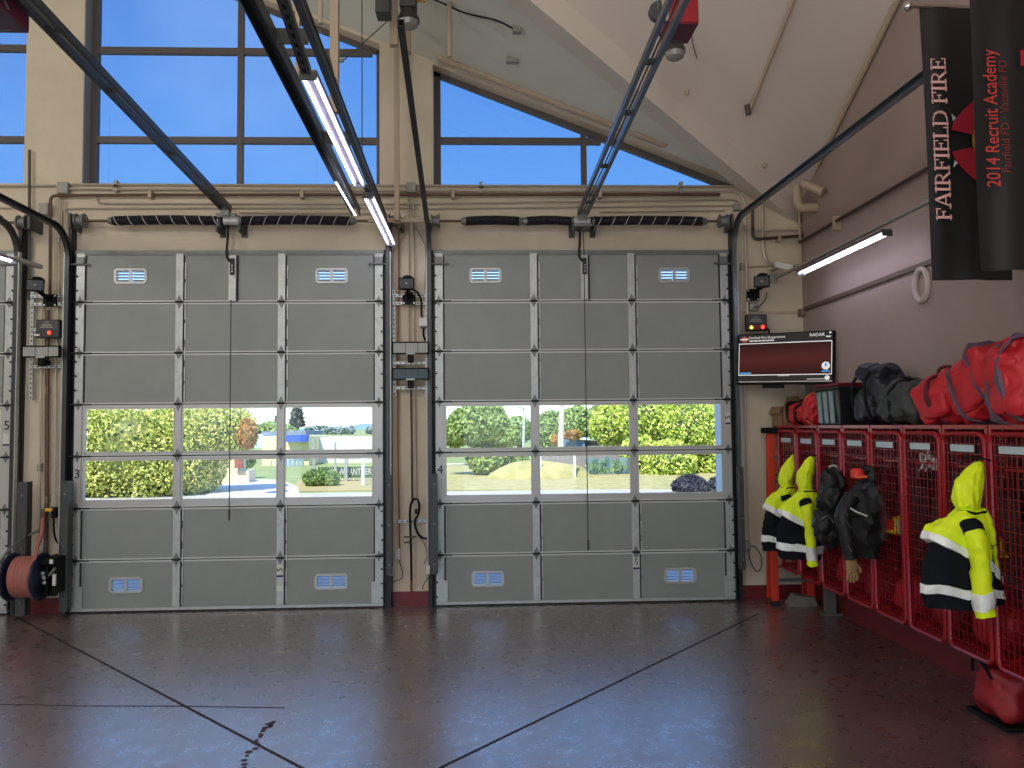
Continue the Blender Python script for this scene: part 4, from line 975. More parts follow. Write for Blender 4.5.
p = tv(.4, .5, -.07); G().bb((p.x-.08, p.y, p.z-.1), (p.x+.08, YW-.001, p.z+.1)).build('wall_mount', BLACK, root)

# ------------------------------------------------------------------ banners
def cloth(x0, x1, z0, z1, y, amp, seed, nx=36, nz=40):
    rg = random.Random(seed); ph = [rg.uniform(0, 6.28) for _ in range(4)]
    def pos(u, v): return V((x0+(x1-x0)*u+.025*(1-v)*(1-u), y+amp*(math.sin(u*7+ph[0]+1.2*v)+.5*math.sin(u*15+ph[1]-2*v))+.012*math.sin(4*v+ph[2]), z0+(z1-z0)*v))
    vs, fs = [], []
    for s_ in (0, 1):
        for j in range(nz+1):
            for i in range(nx+1): p = pos(i/nx, j/nz); p.y += .004*s_; vs.append(p)
    N = (nx+1)*(nz+1)
    for s_ in (0, 1):
        for j in range(nz):
            for i in range(nx):
                a = s_*N+j*(nx+1)+i; q = (a, a+1, a+nx+2, a+nx+1); fs.append(q if s_ == 0 else q[::-1])
    for j in range(nz): fs.append((j*(nx+1), (j+1)*(nx+1), N+(j+1)*(nx+1), N+j*(nx+1)))
    for i in range(nx): fs.append((i, N+i, N+i+1, i+1))
    return G().add(vs, fs), pos
def banner(label, x0, x1, z0, z1, y, seed):
    root = thing('hanging_banner', label, 'banner', (XR, y, z0), 'black cloth banners on wall poles')
    g, pos = cloth(x0, x1, z0, z1, y, .012, seed); g.build('cloth', BAN, root)
    G().tube([(x0-.06, y, z1+.01), (XR-.001, y, z1+.01)], .014, 10).build('pole', CHROME, root)
    G().blob((x0-.085, y, z1+.01), (.07, .07, .07), 1, 1, nu=14, nv=10).build('finial', CHROME, root)
    G().bb((XR-.01, y-.05, z1-.06), (XR-.001, y+.05, z1+.08)).build('wall_plate', GALVD, root)
    return root
B1 = banner('black banner lettered FAIRFIELD FIRE, left one of the pair', 3.05, 3.63, P(932, 280, 5.25).z, P(920, 8, 5.25).z, 5.25, 3)
B2 = banner('black banner lettered 2014 Recruit Academy, nearest at right edge', 3.07, 3.66, P(983, 270, 4.75).z, P(966, -14, 4.75).z, 4.75, 8)
# serif capitals, each in a 1 x 1.4 cell, drawn as bars
def letter(ch):
    W_, H_ = 1.0, 1.4; t = .2; h = .09; S = .1; B = []
    def stem(x, z0=0, z1=H_): B.append((x, z0, x, z1, t))
    def ser(x, z, w=.34): B.append((x-w/2, z, x+w/2, z, h))
    if ch in 'FE': stem(.22); ser(.22, .045); ser(.22, H_-.045); B.append((.2, H_-.05, .9, H_-.05, .1)); B.append((.9, H_-.35, .9, H_-.02, .08)); B.append((.2, .72, .68, .72, .09)); B.append((.68, .57, .68, .87, .07)); adv = 1.02
    if ch == 'E': B.append((.2, .05, .95, .05, .1)); B.append((.95, .02, .95, .36, .08)); adv = 1.08
    if ch == 'I': stem(.22); ser(.22, .045, .42); ser(.22, H_-.045, .42); adv = .52
    if ch == 'L': stem(.22); ser(.22, .045); ser(.22, H_-.045, .42); B.append((.2, .05, .9, .05, .1)); B.append((.9, .02, .9, .38, .08)); adv = 1.0
    if ch == 'A': B.append((.1, 0, .58, H_, .09)); B.append((.62, H_, 1.08, 0, .2)); B.append((.3, .45, .88, .45, .08)); ser(.1, .045); ser(1.08, .045, .42); adv = 1.24
    if ch == 'R':
        stem(.22); ser(.22, .045, .42); ser(.22, H_-.045, .3); adv = 1.2
        pts = [(.22, H_-.05), (.6, H_-.05), (.82, H_-.2), (.86, 1.02), (.78, .8), (.55, .68), (.22, .68)]
        for p, q in zip(pts[:-1], pts[1:]): B.append((*p, *q, .14 if p[0] > .5 and q[0] > .7 else .09))
        B.append((.55, .68, 1.05, 0, .18)); ser(1.1, .045, .3)
    if ch == 'D':
        stem(.22); ser(.22, .045, .4); ser(.22, H_-.045, .4); adv = 1.36
        pts = [(.22, H_-.05), (.65, H_-.05), (1.0, 1.2), (1.16, .9), (1.16, .5), (1.0, .2), (.65, .05), (.22, .05)]
        for i, (p, q) in enumerate(zip(pts[:-1], pts[1:])): B.append((*p, *q, (.09, .13, .18, .2, .18, .13, .09)[i]))
    return B, adv
def word(s, root, mat_, base, length, cap, y):
    """runs upward: reading direction +Z, letter tops towards -X; base = lower end of the baseline"""
    tot = sum((.5 if c == ' ' else letter(c)[1]) for c in s); k = length/tot; kh = cap/1.4; x = 0
    for c in s:
        if c == ' ': x += .5; continue
        B, adv = letter(c); g = G()
        for (xa, za, xb, zb, t) in B:
            a = V((base[0]-za*kh, y, base[1]+(x+xa)*k)); b = V((base[0]-zb*kh, y, base[1]+(x+xb)*k))
            d = (b-a).normalized(); kk = k if abs(d.x) > .7 else kh
            if (b-a).length > 1e-5: g.bar(a-d*.004, b+d*.004, t*kk, .004, Y)
        g.build('lettering', mat_, root, smooth=False); x += adv
bt = P(951.5, 220, 5.21)
word('FAIRFIELD FIRE', B1, PINK, (bt.x, bt.z), P(945, 57, 5.21).z-bt.z, .102, 5.21)
for px_, y0_, s_, sz, m_, le in ((992, 118, '2014 Recruit Academy', .125, BRED, .86), (1005, 116, 'Fairfield FD · Vacaville FD', .075, mat('banner_dark_red_ink', (120, 34, 34), .7), .70)):
    c = P(px_, y0_, 4.71); o = text(s_, 'lettering', m_, B2, c, Z, -X, sz)
    bpy.context.view_layer.update(); ln = o.dimensions.x
    mm = o.matrix_local.copy(); o.matrix_local = mm@Matrix.Diagonal((le/max(ln, .01), 1, 1, 1))
G().box(P(1023, 58, 4.71), (.03, .004, .10)).build('emblem_edge', CRIM, B2, smooth=False)
# emblem of the first banner: four flared arms round a gold disc
c = P(994, 141, 5.21); R0_ = .29
for k in range(4):
    an = math.pi/2*k+math.pi/4; e1 = V((math.cos(an), 0, math.sin(an))); e2 = V((-math.sin(an), 0, math.cos(an)))
    G().prism([c+e1*.08+e2*.04, c+e1*R0_*.9+e2*.155, c+e1*R0_+e2*.1, c+e1*R0_*1.02, c+e1*R0_-e2*.1, c+e1*R0_*.9-e2*.155, c+e1*.08-e2*.04], (0, -.003, 0)).build('emblem_arm', CRIM, B1, smooth=False)
G().lathe([(.155, 0), (.155, .004)], c+V((-.0, -.004, 0)), -Y, 28).build('emblem_disc', GOLD, B1)
for s_ in (-1, 1):
    q = c+V((-.262, -.004, s_*.155)); G().prism([q, q+V((-.02, 0, -s_*.02)), q+V((-.03, 0, s_*.03))], (0, -.003, 0)).build('emblem_tip', PLATE, B1, smooth=False)

# ------------------------------------------------------------------ lockers
LX0, LX1, LZ0, LZ1, LP, LW_ = 3.55, 4.035, .46, 2.10, .563, .545
def rrect(y0, y1, z0, z1, x, r=.05, n=5):
    pts = []
    for cy_, cz_, a0_ in ((y1-r, z1-r, 0), (y0+r, z1-r, 90), (y0+r, z0+r, 180), (y1-r, z0+r, 270)):
        for k in range(n+1):
            t = math.radians(a0_+90*k/n); pts.append(V((x, cy_+r*math.cos(t), cz_+r*math.sin(t))))
    return pts
def make_locker(y1):
    y0 = y1-LW_; root = thing('wire_locker', 'x', 'locker', (LX0, (y0+y1)/2, LZ0), 'red wire mesh gear lockers')
    g = G(); g.tube(rrect(y0+.022, y1-.022, LZ0, LZ1-.05, LX0-.012, .06), .018, 8, True); dr = g.build('door_frame', LRED, root)
    g = G()
    for yy in (y0, y1):
        g.bar((LX0+.01, yy-.0+(.012 if yy == y0 else -.012), LZ0+.02), (LX0+.01, yy+(.012 if yy == y0 else -.012), LZ1), .03, .03)
        g.bar((LX1-.01, yy+(.012 if yy == y0 else -.012), LZ0+.02), (LX1-.01, yy+(.012 if yy == y0 else -.012), LZ1), .03, .03)
        g.bar((LX0, yy+(.012 if yy == y0 else -.012), LZ1), (LX1, yy+(.012 if yy == y0 else -.012), LZ1), .03, .03)
        g.bar((LX0, yy+(.012 if yy == y0 else -.012), LZ0+.03), (LX1, yy+(.012 if yy == y0 else -.012), LZ0+.03), .03, .03)
    g.bar((LX0+.01, y0, LZ1), (LX0+.01, y1, LZ1), .03, .03); g.bar((LX1-.01, y0, LZ1), (LX1-.01, y1, LZ1), .03, .03)
    g.build('frame', LRED, root)
    g = G(); nv = 9
    for i in range(1, nv): y = y0+.022+(LW_-.044)*i/nv; g.bar((LX0-.012, y, LZ0), (LX0-.012, y, LZ1-.05), .005, .005)
    nh = 22
    for i in range(1, nh): z = LZ0+(LZ1-.05-LZ0)*i/nh; g.bar((LX0-.017, y0+.022, z), (LX0-.017, y1-.022, z), .005, .005)
    g.build('door_mesh', WIRE, dr, smooth=False)
    g = G()
    for i in range(1, 8): x = LX0+(LX1-LX0)*i/8; g.bar((x, y1-.006, LZ0+.04), (x, y1-.006, LZ1), .006, .006)
    for i in range(1, 15): z = LZ0+(LZ1-LZ0)*i/15; g.bar((LX0, y1-.006, z), (LX1, y1-.006, z), .006, .006)
    g.build('side_mesh', WIRE, root, smooth=False)
    g = G()
    for i in range(1, 8): x = LX0+(LX1-LX0)*i/8; g.bar((x, y0, LZ1), (x, y1, LZ1), .006, .006)
    for i in range(1, 8): y = y0+LW_*i/8; g.bar((LX0, y, LZ1), (LX1, y, LZ1), .006, .006)
    g.build('top_mesh', WIRE, root, smooth=False)
    g = G(); g.bb((LX0+.03, y0+.02, LZ1-.30), (LX1-.01, y1-.02, LZ1-.285)); g.build('shelf', LRED, root, smooth=False)
    g = G(); g.bb((LX0+.02, y0+.02, LZ0+.015), (LX1-.01, y1-.02, LZ0+.03)); g.build('bottom_shelf', LRED, root, smooth=False)
    g = G(); g.bb((LX0-.024, y0+.13, LZ1-.18), (LX0-.019, y1-.13, LZ1-.13)); g.build('name_strip', PLATE, dr, smooth=False)
    g = G(); g.bb((LX1-.012, y0+.02, LZ0), (LX1-.008, y1-.02, LZ1)); g.build('back_panel', mat('locker_back', (58, 12, 16), .6), root, smooth=False)
    g = G(); g.bb((LX0-.035, y0+.035, 1.2), (LX0-.012, y0+.06, 1.32)); g.build('latch', GALVD, dr, smooth=False)
    return root
ORD = ['red wire locker at the far end beside the orange ladder', 'red wire locker behind the second hi-viz jacket', 'red wire locker with a hook loop, left of the black gear', 'red wire locker behind the black gear and tan glove', 'red wire locker with bare door between black gear and white straps', 'red wire locker with white straps inside, beside the near jacket', 'red wire locker behind the near hi-viz jacket', 'red wire locker nearest, cut off by the right edge']
L0 = None; LY = []
for k in range(8):
    y1 = 9.40-LP*k; LY.append(y1-LW_/2)
    if k == 0: L0 = make_locker(y1); o = L0
    else: o = copytree(L0, loc=(LX0, y1-LW_/2, LZ0))
    o['label'] = ORD[k]
# contents
rg = random.Random(5)
def gear(label, name, cat, c, size, m_, e=.8, noise=.06, seed=1, R=None):
    return tag(G().blob(c, size, e, e, R, noise, 18, 12, seed).build(name, m_), label, cat)
spec = ['at the far end', 'second from the far end', 'third from the far end', 'behind the black gear', 'with the bare door', 'with the white straps', 'behind the near jacket', 'at the right edge']
for k in range(8):
    y = LY[k]; x = 3.82
    # coat on the shelf hook
    root = thing('turnout_coat', 'dark turnout coat hanging inside the locker '+spec[k], 'coat', (x, y, .95), 'coats hanging inside the lockers')
    rings = []
    for z, a, b in ((.95, .19, .13), (1.15, .18, .12), (1.4, .17, .12), (1.58, .15, .09), (1.66, .07, .05)):
        rings.append([V((x+b*math.cos(t)*(1+.12*math.sin(5*t+z*9+k)), y+a*math.sin(t)*(1+.08*math.sin(4*t+k)), z)) for t in np.linspace(0, 2*math.pi, 25)[:-1]])
    G().loft(rings).build('body', mat('dark_coat', (40, 30, 30), .7, bump=.3, bscale=10), root)
    for s_ in (-1, 1): G().tube(smoothpath([(x-.02, y+s_*.14, 1.58), (x-.06, y+s_*.19, 1.35), (x-.05, y+s_*.18, 1.08)], 5), .055, 8).build('sleeve', mat('dark_coat', (40, 30, 30)), root)
    G().tube([(x, y, 1.66), (x, y, LZ1-.30)], .008, 6).build('hanger_hook', GALVD, root)
    gear('red gear bag on the floor of the locker '+spec[k], 'gear_bag', 'bag', (3.80, y, LZ0+.03+.15), (.36, .40, .30), DRBAG if k % 2 else RBAG, .7, .05, k)
    if k in (4, 5, 6): 
        hc = V((3.70, y+(.06 if k == 4 else -.05), 1.18)); 
        root = thing('fire_helmet', 'yellow helmet inside the locker '+spec[k], 'helmet', hc, 'helmets inside the lockers')
        G().lathe([(.15, 0), (.152, .01), (.11, .03), (.10, .09), (.07, .13), (.01, .145)], hc, Z, 20).build('shell', mat('helmet_yellow', (190, 170, 30), .4), root)
        G().bb((hc.x-.125, hc.y-.04, hc.z+.02), (hc.x-.10, hc.y+.04, hc.z+.11)).build('badge', RBAG, root)
root = thing('white_straps', 'tangle of white straps inside the sixth locker', 'straps', (3.62, LY[5]+.03, 1.82))
for i in range(6):
    G().tube(smoothpath([V((3.60+rg.uniform(-.01, .03), LY[5]+rg.uniform(-.16, .14), 1.87+rg.uniform(-.13, .06))) for _ in range(4)], 5), .008, 6).build('strap', WHITEP, root)

# ------------------------------------------------------------------ jackets
def jacket(label, hook, wx, h, facing=0., style=0):
    """hook: top of hood, world; the garment lies in a plane whose width axis is ux, depth axis uy"""
    ux = V((math.cos(facing), math.sin(facing), 0)); uy = V((-math.sin(facing), math.cos(facing), 0)); hook = V(hook)
    base = hook-Z*h; root = thing('hi_viz_jacket', label, 'jacket', base, 'yellow and navy hi-viz jackets on the lockers')
    def T_(u, w, z): return base+ux*u+uy*w+Z*z
    N = 56
    def crm(g, a=.022): return crumple(g, a, 6.5, style, .012)
    zh, zs = .02*h, .66*h
    # z, centre u, half width, half depth
    prof = [(.0, -.02, .27, .09), (.09, -.02, .275, .10), (.2, -.025, .265, .105), (.34, -.02, .245, .105), (.46, .0, .215, .10), (.56, .02, .17, .09), (.63, .045, .115, .08), (.67, .055, .085, .075)]
    def ring(z, c, a, b, ph=0):
        out = []
        for q in range(N):
            t = 2*math.pi*q/N; k = 1+.05*math.sin(6*t+z*7+ph)*(1-.8*z)+.03*math.sin(11*t+3*z)
            out.append(T_((c+a*math.cos(t)*k)*wx, (b*math.sin(t)*k)*wx, z*h))
        return out
    def interp(z):
        for p, q in zip(prof[:-1], prof[1:]):
            if p[0] <= z <= q[0]+1e-6:
                t = (z-p[0])/(q[0]-p[0]); return [p[i]+(q[i]-p[i])*t for i in range(1, 4)]
        return prof[-1][1:]
    cut = .36
    def shell(z0, z1, m_, name, grow=0., tilt=0., par=None):
        rings = []; n_ = max(2, int((z1-z0)/.02)+1)
        for i in range(n_+1):
            z = z0+(z1-z0)*i/n_; c, a, b = interp(z); r = ring(z, c, a+grow, b+grow)
            if tilt:
                fade = min(1, max(0, (.66-z)/.25)); r = [p+Z*(tilt*fade*((p-base).dot(ux)+.02)) for p in r]
            rings.append(r)
        return crm(G().loft(rings)).build(name, m_, par or root)
    shell(0, cut+.07, NAVY, 'lower_body', tilt=0)
    shell(cut+.005, .67, HIVIZ, 'upper_body', .004, -.55)
    shell(cut-.045, cut+.015, REFL, 'chest_band', .008, -.55)
    shell(.075, .135, REFL, 'hem_band', .007, -.10)
    # hood
    hp = [(.655, .05, .085, .08), (.70, .035, .10, .10), (.75, .03, .112, .105), (.80, .04, .112, .10), (.85, .055, .105, .09), (.90, .078, .088, .07), (.95, .10, .068, .05), (.98, .12, .05, .035), (1.0, .13, .03, .02)]
    hp = [(z, c, a*.84, b*.8) for z, c, a, b in hp]
    hp = [tuple(hp[i][j]+(hp[i+1][j]-hp[i][j])*k/3 for j in range(4)) for i in range(len(hp)-1) for k in range(3)]+[hp[-1]]
    crm(G().loft([ring(z, c, a, b, 2) for z, c, a, b in hp])).build('hood', HIVIZ, root)
    crm(G().loft([ring(z, c, a, b, 2) for z, c, a, b in ((.652, .052, .093, .088), (.664, .052, .094, .09))])).build('collar_seam', NAVY, root)
    # sleeves: one towards the viewer (yellow front, navy back), one behind
    def sleeve(pts, rad, m_, name):
        P_ = [T_(u*wx, w*wx, z*h) for u, w, z in pts]; sp_ = smoothpath(P_, 9)
        rr = [rad[0]+(rad[1]-rad[0])*i/(len(sp_)-1) for i in range(len(sp_))]; rr = [r*(1+.05*math.sin(i*1.7)) for i, r in enumerate(rr)]
        return crm(G().tube(sp_, rr, 20)).build(name, m_, root), sp_, rr
    s1, sp1, rr1 = sleeve([(-.02, -.06, .60), (-.01, -.13, .48), (.005, -.15, .28), (.03, -.14, -.04)], (.066*wx, .054*wx), HIVIZ, 'sleeve')
    i0 = int(len(sp1)*.80); g = G(); g.tube(sp1[i0:i0+4], [r+.006 for r in rr1[i0:i0+4]], 20); crm(g).build('cuff_band', REFL, s1)
    g = G(); i1 = int(len(sp1)*.14); g.tube(sp1[i1:i1+5], [r+.004 for r in rr1[i1:i1+5]], 20); crm(g).build('shoulder_patch', NAVY, s1)
    s2, sp2, rr2 = sleeve([(.12, .06, .56), (.19, .08, .40), (.235, .08, .22), (.255, .07, .06)], (.07*wx, .055*wx), NAVY, 'sleeve')
    i0 = int(len(sp2)*.72); g = G(); g.tube(sp2[i0:i0+4], [r+.006 for r in rr2[i0:i0+4]], 20); crm(g).build('cuff_band', REFL, s2)
    # loose front flap
    g = G(); fl_ = [(.10, .65), (.20, .645), (.215, .50), (.235, .38), (.18, .36), (.13, .46)]
    g.prism([T_(u*wx, .03*wx, z*h) for u, z in fl_], uy*.02); f = g.build('front_flap', HIVIZ, root)
    g = G(); g.prism([T_(u*wx, .028*wx, z*h) for u, z in ((.18, .375), (.236, .385), (.24, .325), (.185, .32))], uy*-.004); g.build('flap_band', REFL, f)
    g = G(); g.bar(T_(.175*wx, .028*wx, .585*h), T_(.178*wx, .028*wx, .62*h), .012, .006, uy); g.bar(T_(.17*wx, .028*wx, .50*h), T_(.20*wx, .028*wx, .515*h), .012, .006, uy); g.build('flap_mark', INK, f)
    G().tube(smoothpath([hook+V((0, 0, -.02)), hook+ux*.06+Z*.03, V((LX0-.02, hook.y, hook.z+.0))], 5), .006, 6).build('hanging_loop', BLACK, root)
    return root
k5 = P(961, 461, 5.42)
jacket('large hi-viz yellow and navy jacket on the near lockers', (k5.x, 5.42, k5.z), 1.05, .98, .05)
kb = P(801, 456, 8.28); jacket('hi-viz jacket with chest stripe, right one of the far pair', (kb.x, 8.28, kb.z), .92, 1.06, .05)
ka = P(783, 455, 8.95); jacket('hi-viz jacket at far left, half hidden by its pair', (ka.x, 8.95, ka.z), .88, 1.06, .05)

# black gear beside the jackets
c = P(866, 520, 7.15)
root = thing('turnout_coat', 'black coat with white piping hung on the fourth locker', 'coat', (c.x, 7.15, 1.0))
rings = []
for py, cx_, a, b in ((556, 868, 12, .10), (545, 868, 20, .14), (525, 867, 23, .15), (505, 867, 21, .14), (490, 868, 16, .11), (480, 868, 9, .08)):
    q = P(cx_, py, 7.15); w = a/801*7.15
    rings.append([V((q.x+w*math.cos(t)*(1+.07*math.sin(5*t+py)), 7.15+b*math.sin(t)*(1+.1*math.sin(4*t+py)), q.z)) for t in np.linspace(0, 2*math.pi, 29)[:-1]])
crumple(G().loft([[a.lerp(b, k/5) for a, b in zip(rings[i], rings[i+1])] for i in range(len(rings)-1) for k in range(5)]+[rings[-1]]), .05, 7, 3, .03).build('body', TURN, root)
G().tube(smoothpath([P(852, 497, 7.02), P(843, 515, 6.98), P(846, 535, 6.96), P(851, 558, 6.97)], 5), [.07]*8+[.06]*8, 12).build('sleeve', TURN, root)
G().tube(smoothpath([P(880, 495, 7.05), P(886, 515, 7.02), P(884, 540, 7.02)], 5), .06, 10).build('sleeve', TURN, root)
G().tube(smoothpath([P(850, 508, 6.93), P(857, 512, 6.93), P(867, 516, 6.94)], 5), .008, 6).build('piping', REFL, root)
g = G(); 
for a_, b_ in (((846, 520), (850, 528)), ((848, 545), (852, 552)), ((845, 512), (848, 516))): g.bar(P(*a_, 6.9), P(*b_, 6.9), .02, .01)
g.build('reflective_patch', mat('dull_patch', (70, 72, 76), .4), root)
G().blob(P(871, 478, 7.15), (.17, .17, .22), .8, .9, None, .06).build('hood', TURN, root)
G().tube([P(868, 470, 7.15), V((LX0-.02, 7.15, P(868, 470, 7.15).z))], .008, 6).build('hanging_loop', BLACK, root)
# glove: cuff, palm, five fingers
c = P(851.5, 561, 6.97)
root = thing('work_glove', 'tan work glove dangling under the black coat', 'glove', c-Z*.2)
G().blob(c-Z*.03, (.10, .06, .16), .6, .8, None, .02).build('palm', GLOVE, root)
for i, (dx, L) in enumerate(((-.036, .075), (-.012, .09), (.012, .092), (.036, .078))): G().tube(smoothpath([c+V((dx*.9, 0, -.09)), c+V((dx*1.15, -.012, -.09-L*.55)), c+V((dx*1.15, .004, -.09-L))], 4), .0125, 8).build('finger', GLOVE, root)
G().tube(smoothpath([c+V((.045, 0, -.03)), c+V((.068, -.01, -.07)), c+V((.07, -.01, -.10))], 4), .014, 8).build('thumb', GLOVE, root)
G().blob(c+Z*.055, (.105, .07, .05), .7, .9).build('cuff', BLACK, root)
# second black bundle
root = thing('gear_bundle', 'black gear bundle between the far jackets and black coat', 'gear bundle', P(831, 540, 7.75))
crumple(G().blob(P(832, 508, 7.7), (.26, .26, .72), .85, .9, None, .07, 50, 40, seed=4), .05, 8, 5, .03).build('body', TURN, root)
crumple(G().blob(P(825, 528, 7.55), (.22, .2, .3), .85, .9, None, .06, 40, 30, seed=6), .04, 9, 6, .03).build('pouch', TURN, root)
G().tube(smoothpath([P(822, 520, 7.42), P(828, 516, 7.42), P(834, 523, 7.42)], 4), .012, 6).build('buckle_strap', mat('dull_patch', (70, 72, 76)), root)
G().tube([P(834, 485, 7.7), V((LX0-.02, 7.7, P(834, 470, 7.7).z))], .012, 6).build('hanging_strap', BLACK, root)
root = thing('hook_loop', 'blue and white loop hooked on the third locker door', 'hook', P(833, 480, 7.9))
G().tube(smoothpath([P(a, b, 7.85) for a, b in ((828.5, 477), (828, 469), (831, 466), (836, 466), (838, 471), (835, 479))], 5), .010, 6).build('loop', WHITEP, root)
G().tube(smoothpath([P(a, b, 7.83) for a, b in ((837, 467.5), (838.2, 472), (835.2, 479))], 5), .012, 6).build('blue_sleeve', mat('blue_plastic', (50, 80, 170), .4), root)
c = P(857.5, 474, 7.1); root = thing('knit_cap', 'orange red cap hung above the black coat', 'cap', c-Z*.05)
G().blob(c, (.11, .12, .10), .7, .8, None, .04).build('crown', mat('orange_cap', (214, 50, 40), .6), root)
G().bb((c.x-.055, c.y-.07, c.z-.03), (c.x+.055, c.y-.055, c.z-.01)).build('band', mat('bright_orange_band', (250, 110, 70), .5), root)
G().tube([c, V((LX0-.02, c.y, c.z+.03))], .012, 6).build('loop', BLACK, root)

# ------------------------------------------------------------------ things on top of the lockers
ZT = 2.118
def bag(label, c, size, m_, rot=0, straps=2, seed=0, tilt=0, name='duffel_bag', sm=STRAPM, e=.75, noise=.045, pocket=True):
    c = V(c); R = Matrix.Rotation(rot, 3, 'Z')@Matrix.Rotation(tilt, 3, 'X'); root = thing(name, label, 'bag', c-Z*size[2]/2, 'bags on top of the lockers')
    crumple(G().blob(c, size, e, e, R, noise, 90, 60, seed), .034, 7, seed, .03).build('body', m_, root)
    for i in range(straps):
        t = (i+.5)/straps-.5; yy = t*size[1]*.75; g = G(); pts = []
        for k in range(25):
            an = 2*math.pi*k/24; cc = lambda v, q: math.copysign(abs(v)**q, v)
            sc = (max(.05, 1-(abs(yy)/(size[1]/2))**(2/e)))**(e/2)
            pts.append(c+R@V((cc(math.cos(an), e)*size[0]/2*sc*1.03, yy, cc(math.sin(an), e)*size[2]/2*sc*1.04)))
        g.sweep(pts[:-1], [(-.024, -.008), (.024, -.008), (.024, .010), (-.024, .010)], closed=True); crumple(g, .034, 7, seed, .03); g.build('strap', sm, root)
    g = G(); pts = [c+R@V((-size[0]*.1, -size[1]*.18, size[2]*.48)), c+R@V((-size[0]*.14, -size[1]*.08, size[2]*.56)), c+R@V((-size[0]*.14, size[1]*.08, size[2]*.56)), c+R@V((-size[0]*.1, size[1]*.18, size[2]*.48))]
    g.tube(smoothpath(pts, 5), .012, 7); g.build('handle', sm, root)
    if pocket: G().blob(c+R@V((-size[0]*.40, 0, -size[2]*.12)), (size[0]*.22, size[1]*.5, size[2]*.5), .55, .55, R, .02, nu=30, nv=20, seed=seed+1).build('pocket', m_, root)
    return root
# cardboard box with open flaps
c = V((3.70, 9.52, ZT)); a = P(782, 427, 9.42); b = P(808, 408, 9.42)
root = thing('cardboard_box', 'open cardboard box at the far end of the locker tops', 'box', (3.83, 9.53, a.z))
g = G(); x0, x1, y0, y1, z0, z1 = a.x, a.x+.40, 9.40, 9.74, ZT-.02, ZT+.22; t = .006
for q in (((x0, y0, z0), (x1, y0+t, z1)), ((x0, y1-t, z0), (x1, y1, z1)), ((x0, y0, z0), (x0+t, y1, z1)), ((x1-t, y0, z0), (x1, y1, z1)), ((x0, y0, z0), (x1, y1, z0+t))): g.bb(*q)
g.build('carton', CARD, root, smooth=False)
for pts in ([(x0, y0, z1), (x1, y0, z1), (x1, y0-.10, z1-.04), (x0, y0-.10, z1-.04)], [(x1, y0, z1), (x1, y1, z1), (x1+.02, y1, z1+.14), (x1+.02, y0, z1+.14)], [(x0, y0, z1), (x0, y1, z1), (x0-.04, y1, z1-.08), (x0-.04, y0, z1-.08)], [(x0+.15, y1, z1), (x1, y1, z1), (x1-.05, y1+.01, z1+.13), (x0+.2, y1+.01, z1+.13)]):
    G().prism(pts, (0, .005, .003)).build('flap', CARD, root, smooth=False)
g = G(); g.bb((x0+.06, y0-.002, z0+.05), (x0+.14, y0, z0+.09)); g.build('printed_mark', BROWND, root, smooth=False)
bag('small red bag against the cardboard box, far locker tops', (3.72, 8.98, ZT+.13), (.36, .50, .26), RBAG, .1, 2, 3, .12, sm=BLACK)
bag('second small red bag, between it and the black bin', (3.74, 8.66, ZT+.17), (.36, .34, .34), RBAG, -.2, 1, 5, -.2, sm=mat('orange_strap', (190, 90, 40), .6))
# bin
root = thing('storage_bin', 'black storage bin with red lid on the lockers', 'storage bin', (3.79, 7.98, ZT))
def taper(g, y0, y1, x0, x1, z0, z1, k):
    g.loft([[V((x0+k, y0+k, z0)), V((x1-k, y0+k, z0)), V((x1-k, y1-k, z0)), V((x0+k, y1-k, z0))], [V((x0, y0, z1)), V((x1, y0, z1)), V((x1, y1, z1)), V((x0, y1, z1))]])
g = G(); taper(g, 7.84, 8.40, 3.57, 4.0, ZT, ZT+.36, .035); g.build('tub', BINM, root, bevel=.01)
g = G(); g.bb((3.555, 7.82, ZT+.36), (4.015, 8.42, ZT+.385)); g.build('rim', BINM, root, bevel=.004)
g = G(); taper(g, 7.82, 8.42, 3.555, 4.015, ZT+.385, ZT+.42, .02); g.build('lid', BLID, root, bevel=.008)
for i in range(3): 
    y = 8.28-i*.14; g = G(); g.bar((3.585, y, ZT+.02), (3.565, y, ZT+.34), .075, .02, X); g.build('rib', RIBM, root, bevel=.004)
for i in range(0):
    x = 3.66+i*.12; g = G(); g.bar((x, 8.335, ZT+.02), (x, 8.355, ZT+.34), .075, .02, Y); g.build('rib', RIBM, root, bevel=.004)
# backpack
root = thing('backpack', 'black backpack standing tall beside the storage bin', 'backpack', (3.76, 7.32, ZT))
crumple(G().blob((3.78, 7.34, ZT+.27), (.36, .40, .54), .7, .75, None, .045, 48, 36, 9), .026, 8, 9, .02).build('body', OPACK, root)
crumple(G().blob((3.74, 7.36, ZT+.48), (.34, .40, .18), .75, .8, Matrix.Rotation(.1, 3, 'X'), .05, 48, 36, 2), .026, 8, 2, .02).build('top_flap', OPACK, root)
crumple(G().blob((3.62, 7.36, ZT+.18), (.16, .30, .30), .7, .7, None, .04, 48, 36, 4), .026, 8, 4, .02).build('front_pocket', OPACK, root)
for s_ in (-1, 1): G().tube(smoothpath([(3.62, 7.36+s_*.1, ZT+.5), (3.555, 7.37+s_*.12, ZT+.38), (3.555, 7.37+s_*.13, ZT+.2), (3.6, 7.36+s_*.13, ZT+.06)], 5), .014, 7).build('strap', BLACK, root)
bag('charcoal grey bag between the backpack and red bags', (3.76, 6.80, ZT+.19), (.42, .58, .38), GBAG, .05, 1, 12, .0, sm=BLACK, e=.6)
bag('plump red bag right of the charcoal bag', (3.77, 6.20, ZT+.21), (.46, .60, .44), RBAG, .1, 1, 21, -.15, sm=mat('maroon_strap', (92, 22, 36), .6), e=.8, noise=.07)
